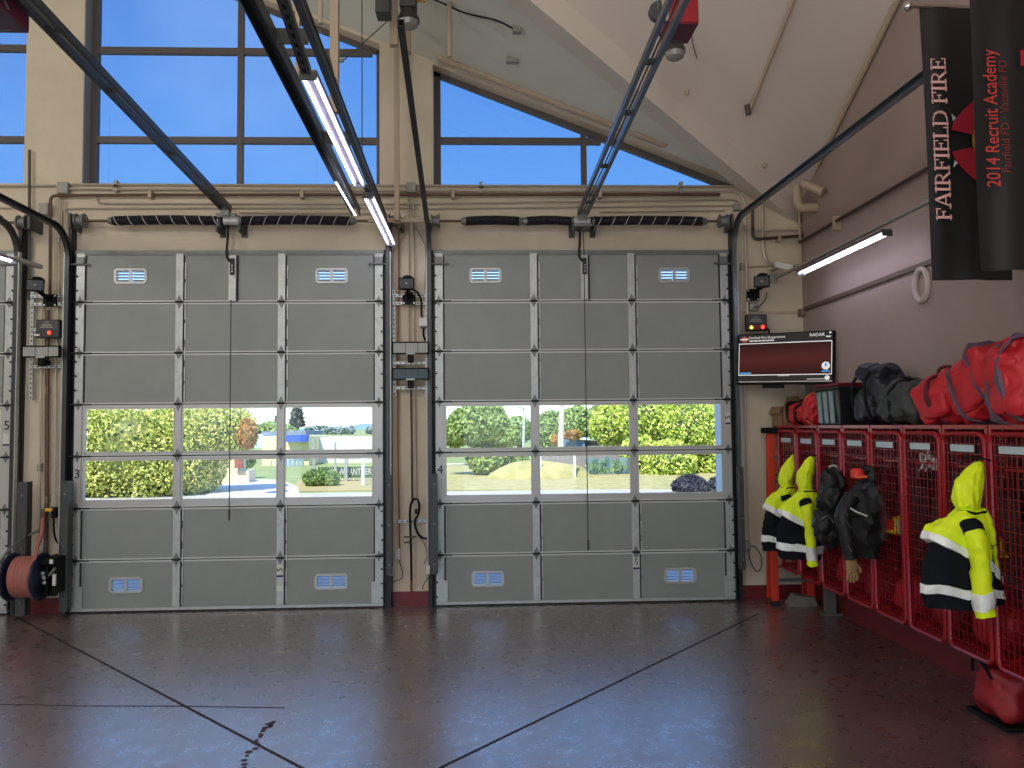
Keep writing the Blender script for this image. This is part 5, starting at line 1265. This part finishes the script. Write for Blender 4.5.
bag('long red duffel leaning up with grey straps', (3.74, 5.70, ZT+.29), (.44, .66, .50), RBAG, .05, 2, 33, -.5, e=.72, noise=.06)
bag('large red duffel nearest, cut by the right edge', (3.70, 5.22, ZT+.28), (.48, .50, .58), RBAG, -.15, 2, 42, -.15, e=.7, noise=.07)

# under the lockers
root = thing('gear_bag', 'dark red bag standing on the floor under the near lockers', 'bag', (3.80, 5.75, 0))
crumple(G().blob((3.80, 5.72, .20), (.42, .46, .42), .7, .75, None, .05, 48, 36, 17), .026, 8, 17, .02).build('body', DRBAG, root)
G().tube(smoothpath([(3.6, 5.62, .32), (3.57, 5.68, .42), (3.57, 5.78, .42), (3.6, 5.84, .32)], 5), .012, 7).build('handle', BLACK, root)
G().bb((3.60, 5.48, 0.0), (4.0, 5.95, .03)).build('base', BLACK, root, bevel=.01)
for i, (px, py) in enumerate(((833, 609), (905, 628))):
    q = V((3.86, 8.95, 0))
    if i: continue
    root = thing('locker_support', 'grey steel support block under the locker row', 'support', q)
    G().bb((q.x-.04, q.y-.08, 0), (q.x+.16, q.y+.08, .02)).build('foot', GALVD, root, smooth=False)
    G().bb((q.x, q.y-.05, .02), (q.x+.10, q.y+.05, LZ0)).build('post', GALVD, root, smooth=False)
q = PZ(790, 585, 0)
g = G(); g.prism([(3.62, 9.35, .0), (3.95, 9.35, 0), (3.90, 9.35, .10), (3.70, 9.35, .12)], (0, .2, 0)); tag(g.build('rubble_block', mat('pale_block', (120, 116, 110), .8), smooth=False), 'pale wedge block on the floor behind the ladder', 'block')

# step ladder, folded against the wall
root = thing('step_ladder', 'orange fibreglass step ladder folded against the front wall', 'ladder', (3.66, 9.56, 0))
for x in (3.47, 3.90):
    G().bar((x, 9.44, .03), (x+(.02 if x < 3.6 else -.02), 9.50, 2.02), .085, .03, Y).build('front_rail', LADR, root, bevel=.004)
    G().bar((x+.02, 9.70, .03), (x+.02, 9.58, 2.0), .05, .025, Y).build('rear_rail', LADR, root, bevel=.004)
    G().bb((x-.05, 9.41, 0), (x+.05, 9.48, .05)).build('foot', BLACKR, root, bevel=.006)
for i in range(6): G().bb((3.5, 9.42+.01*i, .27+i*.29), (3.88, 9.50+.01*i, .30+i*.29)).build('step', GALVD, root, smooth=False)
for i in range(3): G().bb((3.51, 9.63, .4+i*.55), (3.9, 9.655, .43+i*.55)).build('rear_brace', GALVD, root, smooth=False)
G().bb((3.43, 9.42, 2.02), (3.95, 9.68, 2.09)).build('top_cap', BLACK, root, bevel=.01)

# ------------------------------------------------------------------ outside
GZ = -.06
CONC = mat('concrete', (206, 200, 188), .85, var=.06, scale=.8); ASPH = mat('asphalt', (176, 172, 164), .95, spec=.05, var=.06, scale=1.5)
LAWN = mat('lawn', (108, 128, 66), .95, var=.3, scale=1.2, col2=(154, 158, 96)); DRY = mat('dry_grass', (188, 172, 118), .95, col2=(140, 138, 76), var=.3, scale=2.2); DIRT = mat('bark_mulch', (176, 146, 104), .95, var=.2, scale=2, col2=(150, 150, 84))
def ground(name, poly, m_, label, z=GZ, cat='ground', th=.03):
    o = G().prism([V((p[0], p[1], z-th)) for p in poly], (0, 0, th)).build(name, m_, smooth=False, origin=(0, 20, GZ)); return struct(o, label, cat)
ground('exterior_ground', [(-300, 10.1), (300, 10.1), (300, 900), (-300, 900)], LAWN, 'green lawn spreading outside the bay doors', GZ, 'ground', .2)
def onG(px, py): return PZ(px, py, GZ)
ground('exterior_pavement', [(-60, 10.15), (60, 10.15), (60, 27.3), (-60, 27.3)], ASPH, 'grey asphalt apron in front of the doors', GZ+.02)
ground('exterior_path', [onG(205, 497), onG(300, 497), onG(297, 488), onG(282, 481), onG(240, 480.5), onG(222, 486)], CONC, 'pale concrete drive seen through the door marked 3', GZ+.05)
ground('exterior_field', [onG(288, 492), onG(384, 491), onG(382, 479), onG(300, 480)], DIRT, 'strip of bark mulch beyond the drive', GZ+.035)
ground('exterior_field', [onG(440, 491), onG(740, 489), onG(740, 462), onG(440, 464)], DRY, 'dry grass verge beyond the door marked 4', GZ+.04)
def leaves(boxes, n, size, inner=.7, flat=.0, seed=0):
    """leaf quads scattered over ellipsoid lobes (c, half sizes)"""
    r = np.random.default_rng(seed); g = G(); vols = np.array([b[1][0]*b[1][1]+b[1][0]*b[1][2]+b[1][1]*b[1][2] for b in boxes]); cnt = (n*vols/vols.sum()).astype(int)
    Vs = []
    for (c, h, *sq), k in zip(boxes, cnt):
        d = r.normal(size=(k, 3)); d /= np.linalg.norm(d, axis=1)[:, None]
        e = sq[0] if sq else 1.0
        d = np.sign(d)*np.abs(d)**e
        d *= (inner+(1.04-inner)*r.random(k)**.5)[:, None]
        p = np.array(c)+d*np.array(h)
        a = r.normal(size=(k, 3)); a /= np.linalg.norm(a, axis=1)[:, None]; b = np.cross(a, r.normal(size=(k, 3))); b /= np.linalg.norm(b, axis=1)[:, None]
        s = size*(.6+.8*r.random(k))[:, None]
        q = np.stack([p-a*s, p-b*s*.5, p+a*s, p+b*s*.5], 1); Vs.append(q.reshape(-1, 3))
    A = np.concatenate(Vs); A = A[:len(A)//4*4]; A[:, 2] = np.maximum(A[:, 2], GZ+.02)
    g.v = [tuple(x) for x in A.tolist()]; g.f = [(4*i, 4*i+1, 4*i+2, 4*i+3) for i in range(len(A)//4)]; g.mi = [0]*len(g.f)
    return g
def leafmat(name, c1, c2, scale=2.5):
    M = mat(name, c1, .6, var=.3, scale=scale, col2=c2); b = M.node_tree.nodes['Principled BSDF']
    return M
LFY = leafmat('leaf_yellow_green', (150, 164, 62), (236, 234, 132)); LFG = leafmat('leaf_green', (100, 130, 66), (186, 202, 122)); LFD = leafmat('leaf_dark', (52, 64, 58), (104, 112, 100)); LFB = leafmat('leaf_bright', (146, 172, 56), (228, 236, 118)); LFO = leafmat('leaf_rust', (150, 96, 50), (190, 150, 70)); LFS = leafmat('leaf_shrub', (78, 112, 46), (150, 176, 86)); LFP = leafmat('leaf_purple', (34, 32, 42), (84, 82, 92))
TRUNK = mat('bark', (96, 84, 70), .9)
def plant(name, label, cat, lobes, n, size, m_, trunk=None, seed=0, group=None, core=True, corem=None, extra=None):
    base = V(lobes[0][0]); base.z = GZ; root = thing(name, label, cat, base, group)
    leaves(lobes, n, size, seed=seed).build('foliage', m_, root, smooth=False)
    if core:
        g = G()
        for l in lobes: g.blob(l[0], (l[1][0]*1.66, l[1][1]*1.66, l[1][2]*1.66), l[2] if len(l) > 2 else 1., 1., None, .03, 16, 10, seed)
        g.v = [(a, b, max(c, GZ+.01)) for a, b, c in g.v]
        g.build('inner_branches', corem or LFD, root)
    if trunk: G().tube([V((trunk[0], trunk[1], GZ)), V((trunk[0]+.1, trunk[1], trunk[2]))], [trunk[3], trunk[3]*.6], 8).build('trunk', TRUNK, root)
    if extra: extra(root)
    return root
def lobe(px, py, y, rx, rz, ry=None, sq=1.):     # pixel centre and pixel radii at depth y
    c = P(px, py, y); return (tuple(c), (rx/801*y, (ry or rx/801*y), rz/801*y), sq)
# hedge seen through door 3
hy = 27.5
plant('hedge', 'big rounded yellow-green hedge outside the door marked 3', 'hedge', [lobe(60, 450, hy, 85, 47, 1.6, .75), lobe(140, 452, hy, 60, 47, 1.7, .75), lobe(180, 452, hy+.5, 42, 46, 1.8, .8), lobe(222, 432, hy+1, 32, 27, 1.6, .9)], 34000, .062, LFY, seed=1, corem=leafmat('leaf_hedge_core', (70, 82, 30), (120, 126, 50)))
plant('shrub', 'rusty leaved shrub at the right end of the hedge', 'shrub', [lobe(247, 434, hy-1.2, 9, 15, .5)], 500, .07, LFO, seed=2, corem=LFO)
q = P(230, 468, 33)
root = thing('garden_wall', 'pale stepped block wall at the end of the hedge', 'wall block', (q.x, 33, GZ))
g = G(); a = P(214, 481, 33); b = P(243, 457, 33); g.bb((a.x, 32.6, GZ), (b.x, 33.4, b.z)); g.bb((a.x, 32.5, GZ), (P(252, 480, 33).x, 33.5, P(250, 470, 33).z)); g.build('blocks', mat('pale_stone', (214, 196, 168), .8, var=.06, scale=3), root, smooth=False)
a = P(239, 463, 32.4); G().bb((a.x-.15, 32.3, a.z-.2), (a.x+.15, 32.5, a.z+.25)).build('plaque', mat('terracotta', (150, 84, 70), .7), root, smooth=False)
plant('shrub', 'small green shrub behind the pale block wall', 'shrub', [lobe(247, 460, 36, 8, 8)], 500, .09, LFS, seed=3)
plant('shrub', 'round green shrub before the banner outside the middle door', 'shrub', [lobe(315, 478, 30.5, 12, 8.5), lobe(330, 479, 30.5, 10, 8)], 2600, .05, LFS, seed=4)
# far building
fy = 48
def fbox(g, x0, y0, x1, y1, y, d=6):
    a = P(x0, y1, y); b = P(x1, y0, y); g.bb((a.x, y, GZ if y1 > 449 else a.z), (b.x, y+d, b.z)); return g
root = thing('school_building', 'low cream and white building far beyond the lawn', 'building', (P(310, 445, fy).x, fy, GZ))
fbox(G(), 262, 436, 309, 460, fy).build('cream_wall', mat('cream_wall', (226, 214, 160), .8), root, smooth=False)
fbox(G(), 305, 437, 400, 460, fy+3).build('white_wall', mat('white_wall', (232, 228, 222), .8), root, smooth=False)
fbox(G(), 284, 435, 306, 442, fy-.8, 1).build('blue_awning', mat('blue_awning', (52, 90, 180), .6), root, smooth=False)
fbox(G(), 262, 431, 306, 435.5, fy+8).build('upper_storey', mat('grey_roof', (120, 132, 146), .7), root, smooth=False)
fbox(G(), 254, 434, 263, 448, fy+1, 3).build('entrance_wing', mat('pale_blue_wall', (180, 196, 206), .7), root, smooth=False)
g = G()
for k in range(5): fbox(g, 284+k*4.2, 457, 287+k*4.2, 463, 47, .1)
tag(g.build('bike_racks', mat('blue_grey_metal', (120, 150, 170), .6)), 'blue grey rack row at the far left of the lawn', 'rack')
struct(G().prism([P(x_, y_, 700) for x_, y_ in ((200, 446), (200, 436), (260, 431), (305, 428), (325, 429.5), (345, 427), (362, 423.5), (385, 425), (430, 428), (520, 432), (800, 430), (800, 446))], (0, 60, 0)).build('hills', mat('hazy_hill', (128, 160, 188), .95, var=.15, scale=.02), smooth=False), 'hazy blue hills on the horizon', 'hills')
def tree(label, lobes, n, size, m_, trunk, seed, name='leafy_tree'): return plant(name, label, 'tree', lobes, n, size, m_, trunk, seed, 'trees outside the bay doors', True)
c = P(275, 430, 120); tree('round green tree above the cream building', [lobe(272, 429, 120, 11, 6.5), lobe(288, 431, 120, 7, 5)], 500, .45, LFG, (c.x, 120, 4, .3), 5)
g = G(); c = P(297, 420, 160); root = thing('pine_tree', 'slim dark pine rising behind the building', 'tree', (c.x, 160, GZ))
leaves([((c.x, 160, z), (w, w, .9)) for z, w in ((8.0, .25), (7.0, .6), (6.0, .9), (5.0, 1.2), (4.0, 1.4), (3.0, 1.7))], 900, .35, .2, seed=6).build('foliage', LFD, root, smooth=False); G().tube([(c.x, 160, GZ), (c.x, 160, 7.5)], .2, 6).build('trunk', TRUNK, root)
c = P(240, 430, 130); plant('leafy_tree', 'dark distant tree just right of the hedge', 'tree', [lobe(258, 430, 130, 8, 4)], 250, .4, LFD, (P(258, 430, 130).x, 130, 3, .2), 7, 'trees outside the bay doors')
for i in range(9):
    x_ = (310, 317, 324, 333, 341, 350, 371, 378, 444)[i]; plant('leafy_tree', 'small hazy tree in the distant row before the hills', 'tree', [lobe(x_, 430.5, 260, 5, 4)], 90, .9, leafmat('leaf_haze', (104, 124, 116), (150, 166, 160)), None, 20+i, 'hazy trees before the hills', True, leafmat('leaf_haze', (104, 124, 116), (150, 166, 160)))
# fence with green screen and lettering
fy = 33
def fpost(label, px, py0, py1, y, w, m_=WHITEP):
    a = P(px, py1, y); b = P(px, py0, y); root = tag(G().bb((a.x-w/2, y-w/2, GZ), (a.x+w/2, y+w/2, b.z)).build('fence_post', m_, smooth=False), label, 'post', 'posts of the fences outside'); return root
GREY = mat('grey_post', (150, 154, 150), .6); PALE = mat('pale_post', (200, 214, 216), .6)
fpost('grey fence post left of the lettered green screen', 314, 438, 470, fy-.2, .10, GREY)
fpost('pale fence post between the two words of the screen', 346, 455, 481, fy-.2, .12, GREY)
fpost('thin grey post rising above the green screen', 335.2, 442, 476, fy-.2, .08, GREY)
fpost('tall pale post standing before the green screen', 363, 445, 491, 30.5, .12, PALE)
fpost('thin dark post left on the lawn outside door marked 3', 271.5, 460, 477, 45, .07, GREY)
fpost('pale corner post of the fence outside the door marked 4', 482, 455, 482, 38, .16, WHITEP)
fpost('pale post at the left of the door marked 4 lawn', 452, 455, 464, 60, .2, WHITEP)
fpost('second pale post on the lawn outside the door marked 4', 472, 455, 464, 60, .25, WHITEP)
fpost('slim pale post before the wooden fence', 541, 455, 494, 33, .05, WHITEP)
fpost('taller slim pale post before the straw mound', 575, 453, 494, 33, .08, WHITEP)
fpost('pale post at right end of the green mesh screen', 627, 473, 483, 36, .12, WHITEP)
fpost('pale post at left edge of the leftmost door view', 8.5, 462, 486, 36, .10, WHITEP)
a = P(318, 478, fy); b = P(383, 466.5, fy)
root = thing('fence_screen', 'green fence screen with white lettering outside the middle door', 'fence screen', (a.x, fy, a.z))
G().bb((a.x, fy, P(383, 477.5, fy).z), (b.x, fy+.03, b.z)).build('mesh_cloth', mat('green_screen', (70, 94, 58), .8, var=.08, scale=2), root, smooth=False)
t_ = text('VIEW PANTHERS', 'lettering', WHITEP, root, ((P(331, 470, fy).x+P(374, 470, fy).x)/2, fy-.01, P(352, 472, fy).z), X, Z, .5)
bpy.context.view_layer.update(); w_ = t_.dimensions.x; t_.matrix_local = t_.matrix_local@Matrix.Diagonal(((P(374, 470, fy).x-P(331, 470, fy).x)/w_, .75, 1, 1))
g = G()
for (x0_, x1_) in ((300, 382),): g.tube([P(x0_, 458, fy), P(x1_, 458.5, fy)], .025, 6)
tag(g.build('fence_rail', GREY), 'thin top rail of the fence over the green screen', 'rail')
g = G(); g.tube([P(441, 464.5, 38), P(482, 464, 38)], .04, 6); tag(g.build('fence_rail', WHITEP), 'white rail joining the pale corner post', 'rail')
# through door 4
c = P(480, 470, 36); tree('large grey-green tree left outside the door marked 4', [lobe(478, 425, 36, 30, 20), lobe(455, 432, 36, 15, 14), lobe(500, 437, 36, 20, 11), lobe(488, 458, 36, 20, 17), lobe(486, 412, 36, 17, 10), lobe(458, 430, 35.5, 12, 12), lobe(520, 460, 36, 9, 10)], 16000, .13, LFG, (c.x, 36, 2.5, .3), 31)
c = P(520, 440, 75); tree('hazy green tree between lamp post and utility pole', [lobe(518, 430, 75, 14, 14), lobe(545, 434, 75, 14, 16), lobe(553, 425, 78, 18, 14)], 5000, .19, LFG, (c.x, 75, 2.5, .3), 32)
c = P(585, 440, 65); tree('mid green tree right of the utility pole', [lobe(578, 424, 65, 18, 18), lobe(600, 420, 66, 14, 15)], 5000, .18, LFG, (c.x, 65, 2.5, .3), 33)
plant('shrub', 'rusty coloured shrub beside the utility pole', 'shrub', [lobe(572, 435, 55, 10, 5), lobe(556, 440, 55, 5, 6)], 1000, .10, LFO, seed=34, corem=LFO)
c = P(655, 480, 36); tree('tall bright yellow-green tree before the right end of the view', [lobe(612, 425, 38, 22, 22), lobe(645, 420, 37, 30, 28), lobe(690, 425, 36, 32, 30), lobe(640, 455, 36, 20, 20), lobe(670, 462, 35, 26, 22), lobe(715, 450, 36, 26, 36), lobe(655, 473, 35, 14, 14)], 26000, .09, LFB, (P(697, 480, 36).x, 36, 3, .3), 35)
plant('shrub', 'dark purple rounded shrub before the bright tree', 'shrub', [lobe(690, 487, 26, 18, 12), lobe(718, 488, 26, 12, 11)], 3600, .05, LFP, seed=36, corem=LFP)
root = thing('utility_pole', 'pale twin utility pole rising over the wooden fence', 'pole', (P(561, 445, 52).x, 52, GZ))
for a_, b_ in (((559.5, 446), (562.5, 380)), ((562, 446), (563.2, 380))): q = P(*a_, 52); G().tube([V((q.x, 52, GZ)), q, P(*b_, 52)], .11, 8).build('mast', mat('pale_timber', (196, 188, 176), .8), root)
root = thing('lamp_post', 'thin pale street lamp post outside the door marked 4', 'lamp post', (P(523, 446, 50).x, 50, GZ))
q = P(523, 446, 50); G().tube([V((q.x, 50, GZ)), P(524, 414, 50)], .07, 8).build('mast', WHITEP, root); G().bar(P(518, 407.5, 50), P(526, 408.5, 50), .12, .1).build('lamp_head', GREY, root); G().tube([P(524, 414, 50), P(523, 408.5, 50)], .05, 6).build('lamp_arm', GREY, root)
root = thing('wooden_fence', 'grey wooden board fence behind the straw mound', 'fence', (P(570, 480, 36).x, 36, GZ))
x0_, x1_ = P(539, 460, 36).x, P(650, 460, 36).x; z_ = P(560, 447, 36).z; g = G(); n_ = 34
for i in range(n_): xx = x0_+(x1_-x0_)*i/n_; g.bb((xx, 36, GZ), (xx+(x1_-x0_)/n_*.93, 36.03, z_+.04*math.sin(i*3.1)))
g.build('boards', mat('weathered_board', (138, 132, 126), .85, var=.12, scale=3), root, smooth=False)
G().bb((x0_, 36.03, .5), (x1_, 36.1, .6)).build('rail', TRUNK, root, smooth=False)
root = thing('fence_screen', 'blue green mesh screen draped with vines by the fence', 'fence screen', (P(605, 480, 35.2).x, 35.2, GZ))
a = P(586, 480, 35.2); b = P(634, 458, 35.2); g = G(); n_ = 26; vs = []; fs = []
for i in range(n_+1):
    xx = a.x+(b.x-a.x)*i/n_; yy = 35.2+.08*math.sin(i*1.1); vs += [(xx, yy, GZ+.05), (xx, yy, b.z+.05*math.sin(i*.7)), (xx, yy+.02, GZ+.05), (xx, yy+.02, b.z+.05*math.sin(i*.7))]
for i in range(n_): q = 4*i; fs += [(q, q+4, q+5, q+1), (q+2, q+3, q+7, q+6), (q+1, q+5, q+7, q+3)]
g.add(vs, fs).build('mesh_cloth', mat('teal_mesh', (120, 146, 136), .8, var=.25, scale=2, col2=(96, 120, 120)), root)
leaves([lobe(606, 466, 35.0, 20, 6, .1)], 140, .07, seed=40).build('vines', LFS, root, smooth=False)
root = thing('delivery_trailer', 'blue and white trailer roof behind the wooden fence', 'trailer', (P(583, 442, 56).x, 56, GZ))
g = G(); fbox(g, 564, 440, 585, 447, 56, 3); g.build('blue_side', mat('blue_side', (96, 120, 150), .6), root, smooth=False); fbox(G(), 571, 438, 590, 440, 55.8, 3.4).build('white_roof', WHITEP, root, smooth=False); fbox(G(), 586, 441, 600, 446, 56.5, 2.5).build('dark_end', ANGLE, root, smooth=False)
g = G(); q = P(538, 478, 34); g.blob((q.x, 34, GZ-.2), (P(592, 470, 34).x-P(484, 470, 34).x, 3, (P(540, 461, 34).z-GZ+.2)*2), .9, 1., None, .03, 28, 14, 3)
struct(g.build('exterior_field', DRY), 'straw coloured mound before the wooden fence', 'mound')
# pilasters and through the leftmost door
PILW = mat('pale_pilaster', (222, 222, 220), .7)
def pil(label, xc, w):
    o = G().bb((xc-w/2, 10.16, GZ), (xc+w/2, 11.05, 5)).build('exterior_column', PILW, smooth=False); struct(o, label, 'column')
pil('blue grey outside column at the right of the door marked 4', 3.55, .55)
c = P(5, 430, 60); tree('grey green tree seen through the leftmost door', [lobe(0, 425, 60, 22, 16), lobe(-25, 430, 60, 22, 18)], 3000, .18, leafmat('leaf_grey', (96, 106, 98), (150, 158, 150)), (c.x, 60, 2.5, .3), 41)
root = thing('site_cabin', 'white low building seen through the leftmost door', 'building', (P(-5, 445, 70).x, 70, GZ))
fbox(G(), -60, 440, 20, 462, 70, 5).build('walls', mat('white_wall', (232, 228, 222)), root, smooth=False); fbox(G(), -62, 437, 22, 440.5, 69.5, 6).build('roof', mat('pale_roof', (206, 212, 216), .7), root, smooth=False)
ground('exterior_field', [onG(-60, 487), onG(20, 487), onG(20, 478), onG(-60, 478)], DRY, 'dry grass seen through the leftmost door', GZ+.04)

# ------------------------------------------------------------------ light
w = bpy.data.worlds.new('World'); SC.world = w; w.use_nodes = True; nt = w.node_tree; bg = nt.nodes['Background']
tc = nt.nodes.new('ShaderNodeTexCoord'); sx = nt.nodes.new('ShaderNodeSeparateXYZ'); rp = nt.nodes.new('ShaderNodeValToRGB')
nt.links.new(tc.outputs['Generated'], sx.inputs[0]); nt.links.new(sx.outputs['Z'], rp.inputs['Fac'])
e = rp.color_ramp.elements; e[0].position = 0; e[0].color = lin((232, 244, 250)); e[1].position = .75; e[1].color = lin((78, 126, 210))
for p_, c_ in ((.04, (206, 232, 248)), (.12, (160, 205, 245)), (.24, (126, 176, 238)), (.45, (104, 150, 220))): n_ = e.new(p_); n_.color = lin(c_)
ns = nt.nodes.new('ShaderNodeTexNoise'); ns.inputs['Scale'].default_value = 2.2; ns.inputs['Detail'].default_value = 7; nt.links.new(tc.outputs['Generated'], ns.inputs['Vector'])
cr = nt.nodes.new('ShaderNodeValToRGB'); cr.color_ramp.elements[0].position = .56; cr.color_ramp.elements[0].color = (0, 0, 0, 1); cr.color_ramp.elements[1].position = .78; cr.color_ramp.elements[1].color = (.3, .3, .3, 1)
nt.links.new(ns.outputs['Fac'], cr.inputs['Fac'])
mx = nt.nodes.new('ShaderNodeMix'); mx.data_type = 'RGBA'; nt.links.new(cr.outputs['Color'], mx.inputs[0]); nt.links.new(rp.outputs['Color'], mx.inputs[6]); mx.inputs[7].default_value = (.75, .85, .95, 1)
nt.links.new(mx.outputs[2], bg.inputs['Color']); bg.inputs['Strength'].default_value = 1.9
s = bpy.data.lights.new('sun', 'SUN'); s.energy = 5.8; s.angle = .009; s.color = (1, .96, .9); so = bpy.data.objects.new('sun', s); COL.objects.link(so)
so.rotation_euler = V((.30, .62, -.90)).to_track_quat('-Z', 'Y').to_euler()

vs_ = SC.view_settings; vs_.view_transform = 'Standard'; vs_.look = 'None'; vs_.exposure = .42; vs_.gamma = 1; vs_.use_curve_mapping = False
SC.cycles.use_denoising = True
SC.cycles.max_bounces = 8; SC.cycles.transparent_max_bounces = 16; SC.cycles.diffuse_bounces = 5
SC.cycles.sample_clamp_indirect = 6
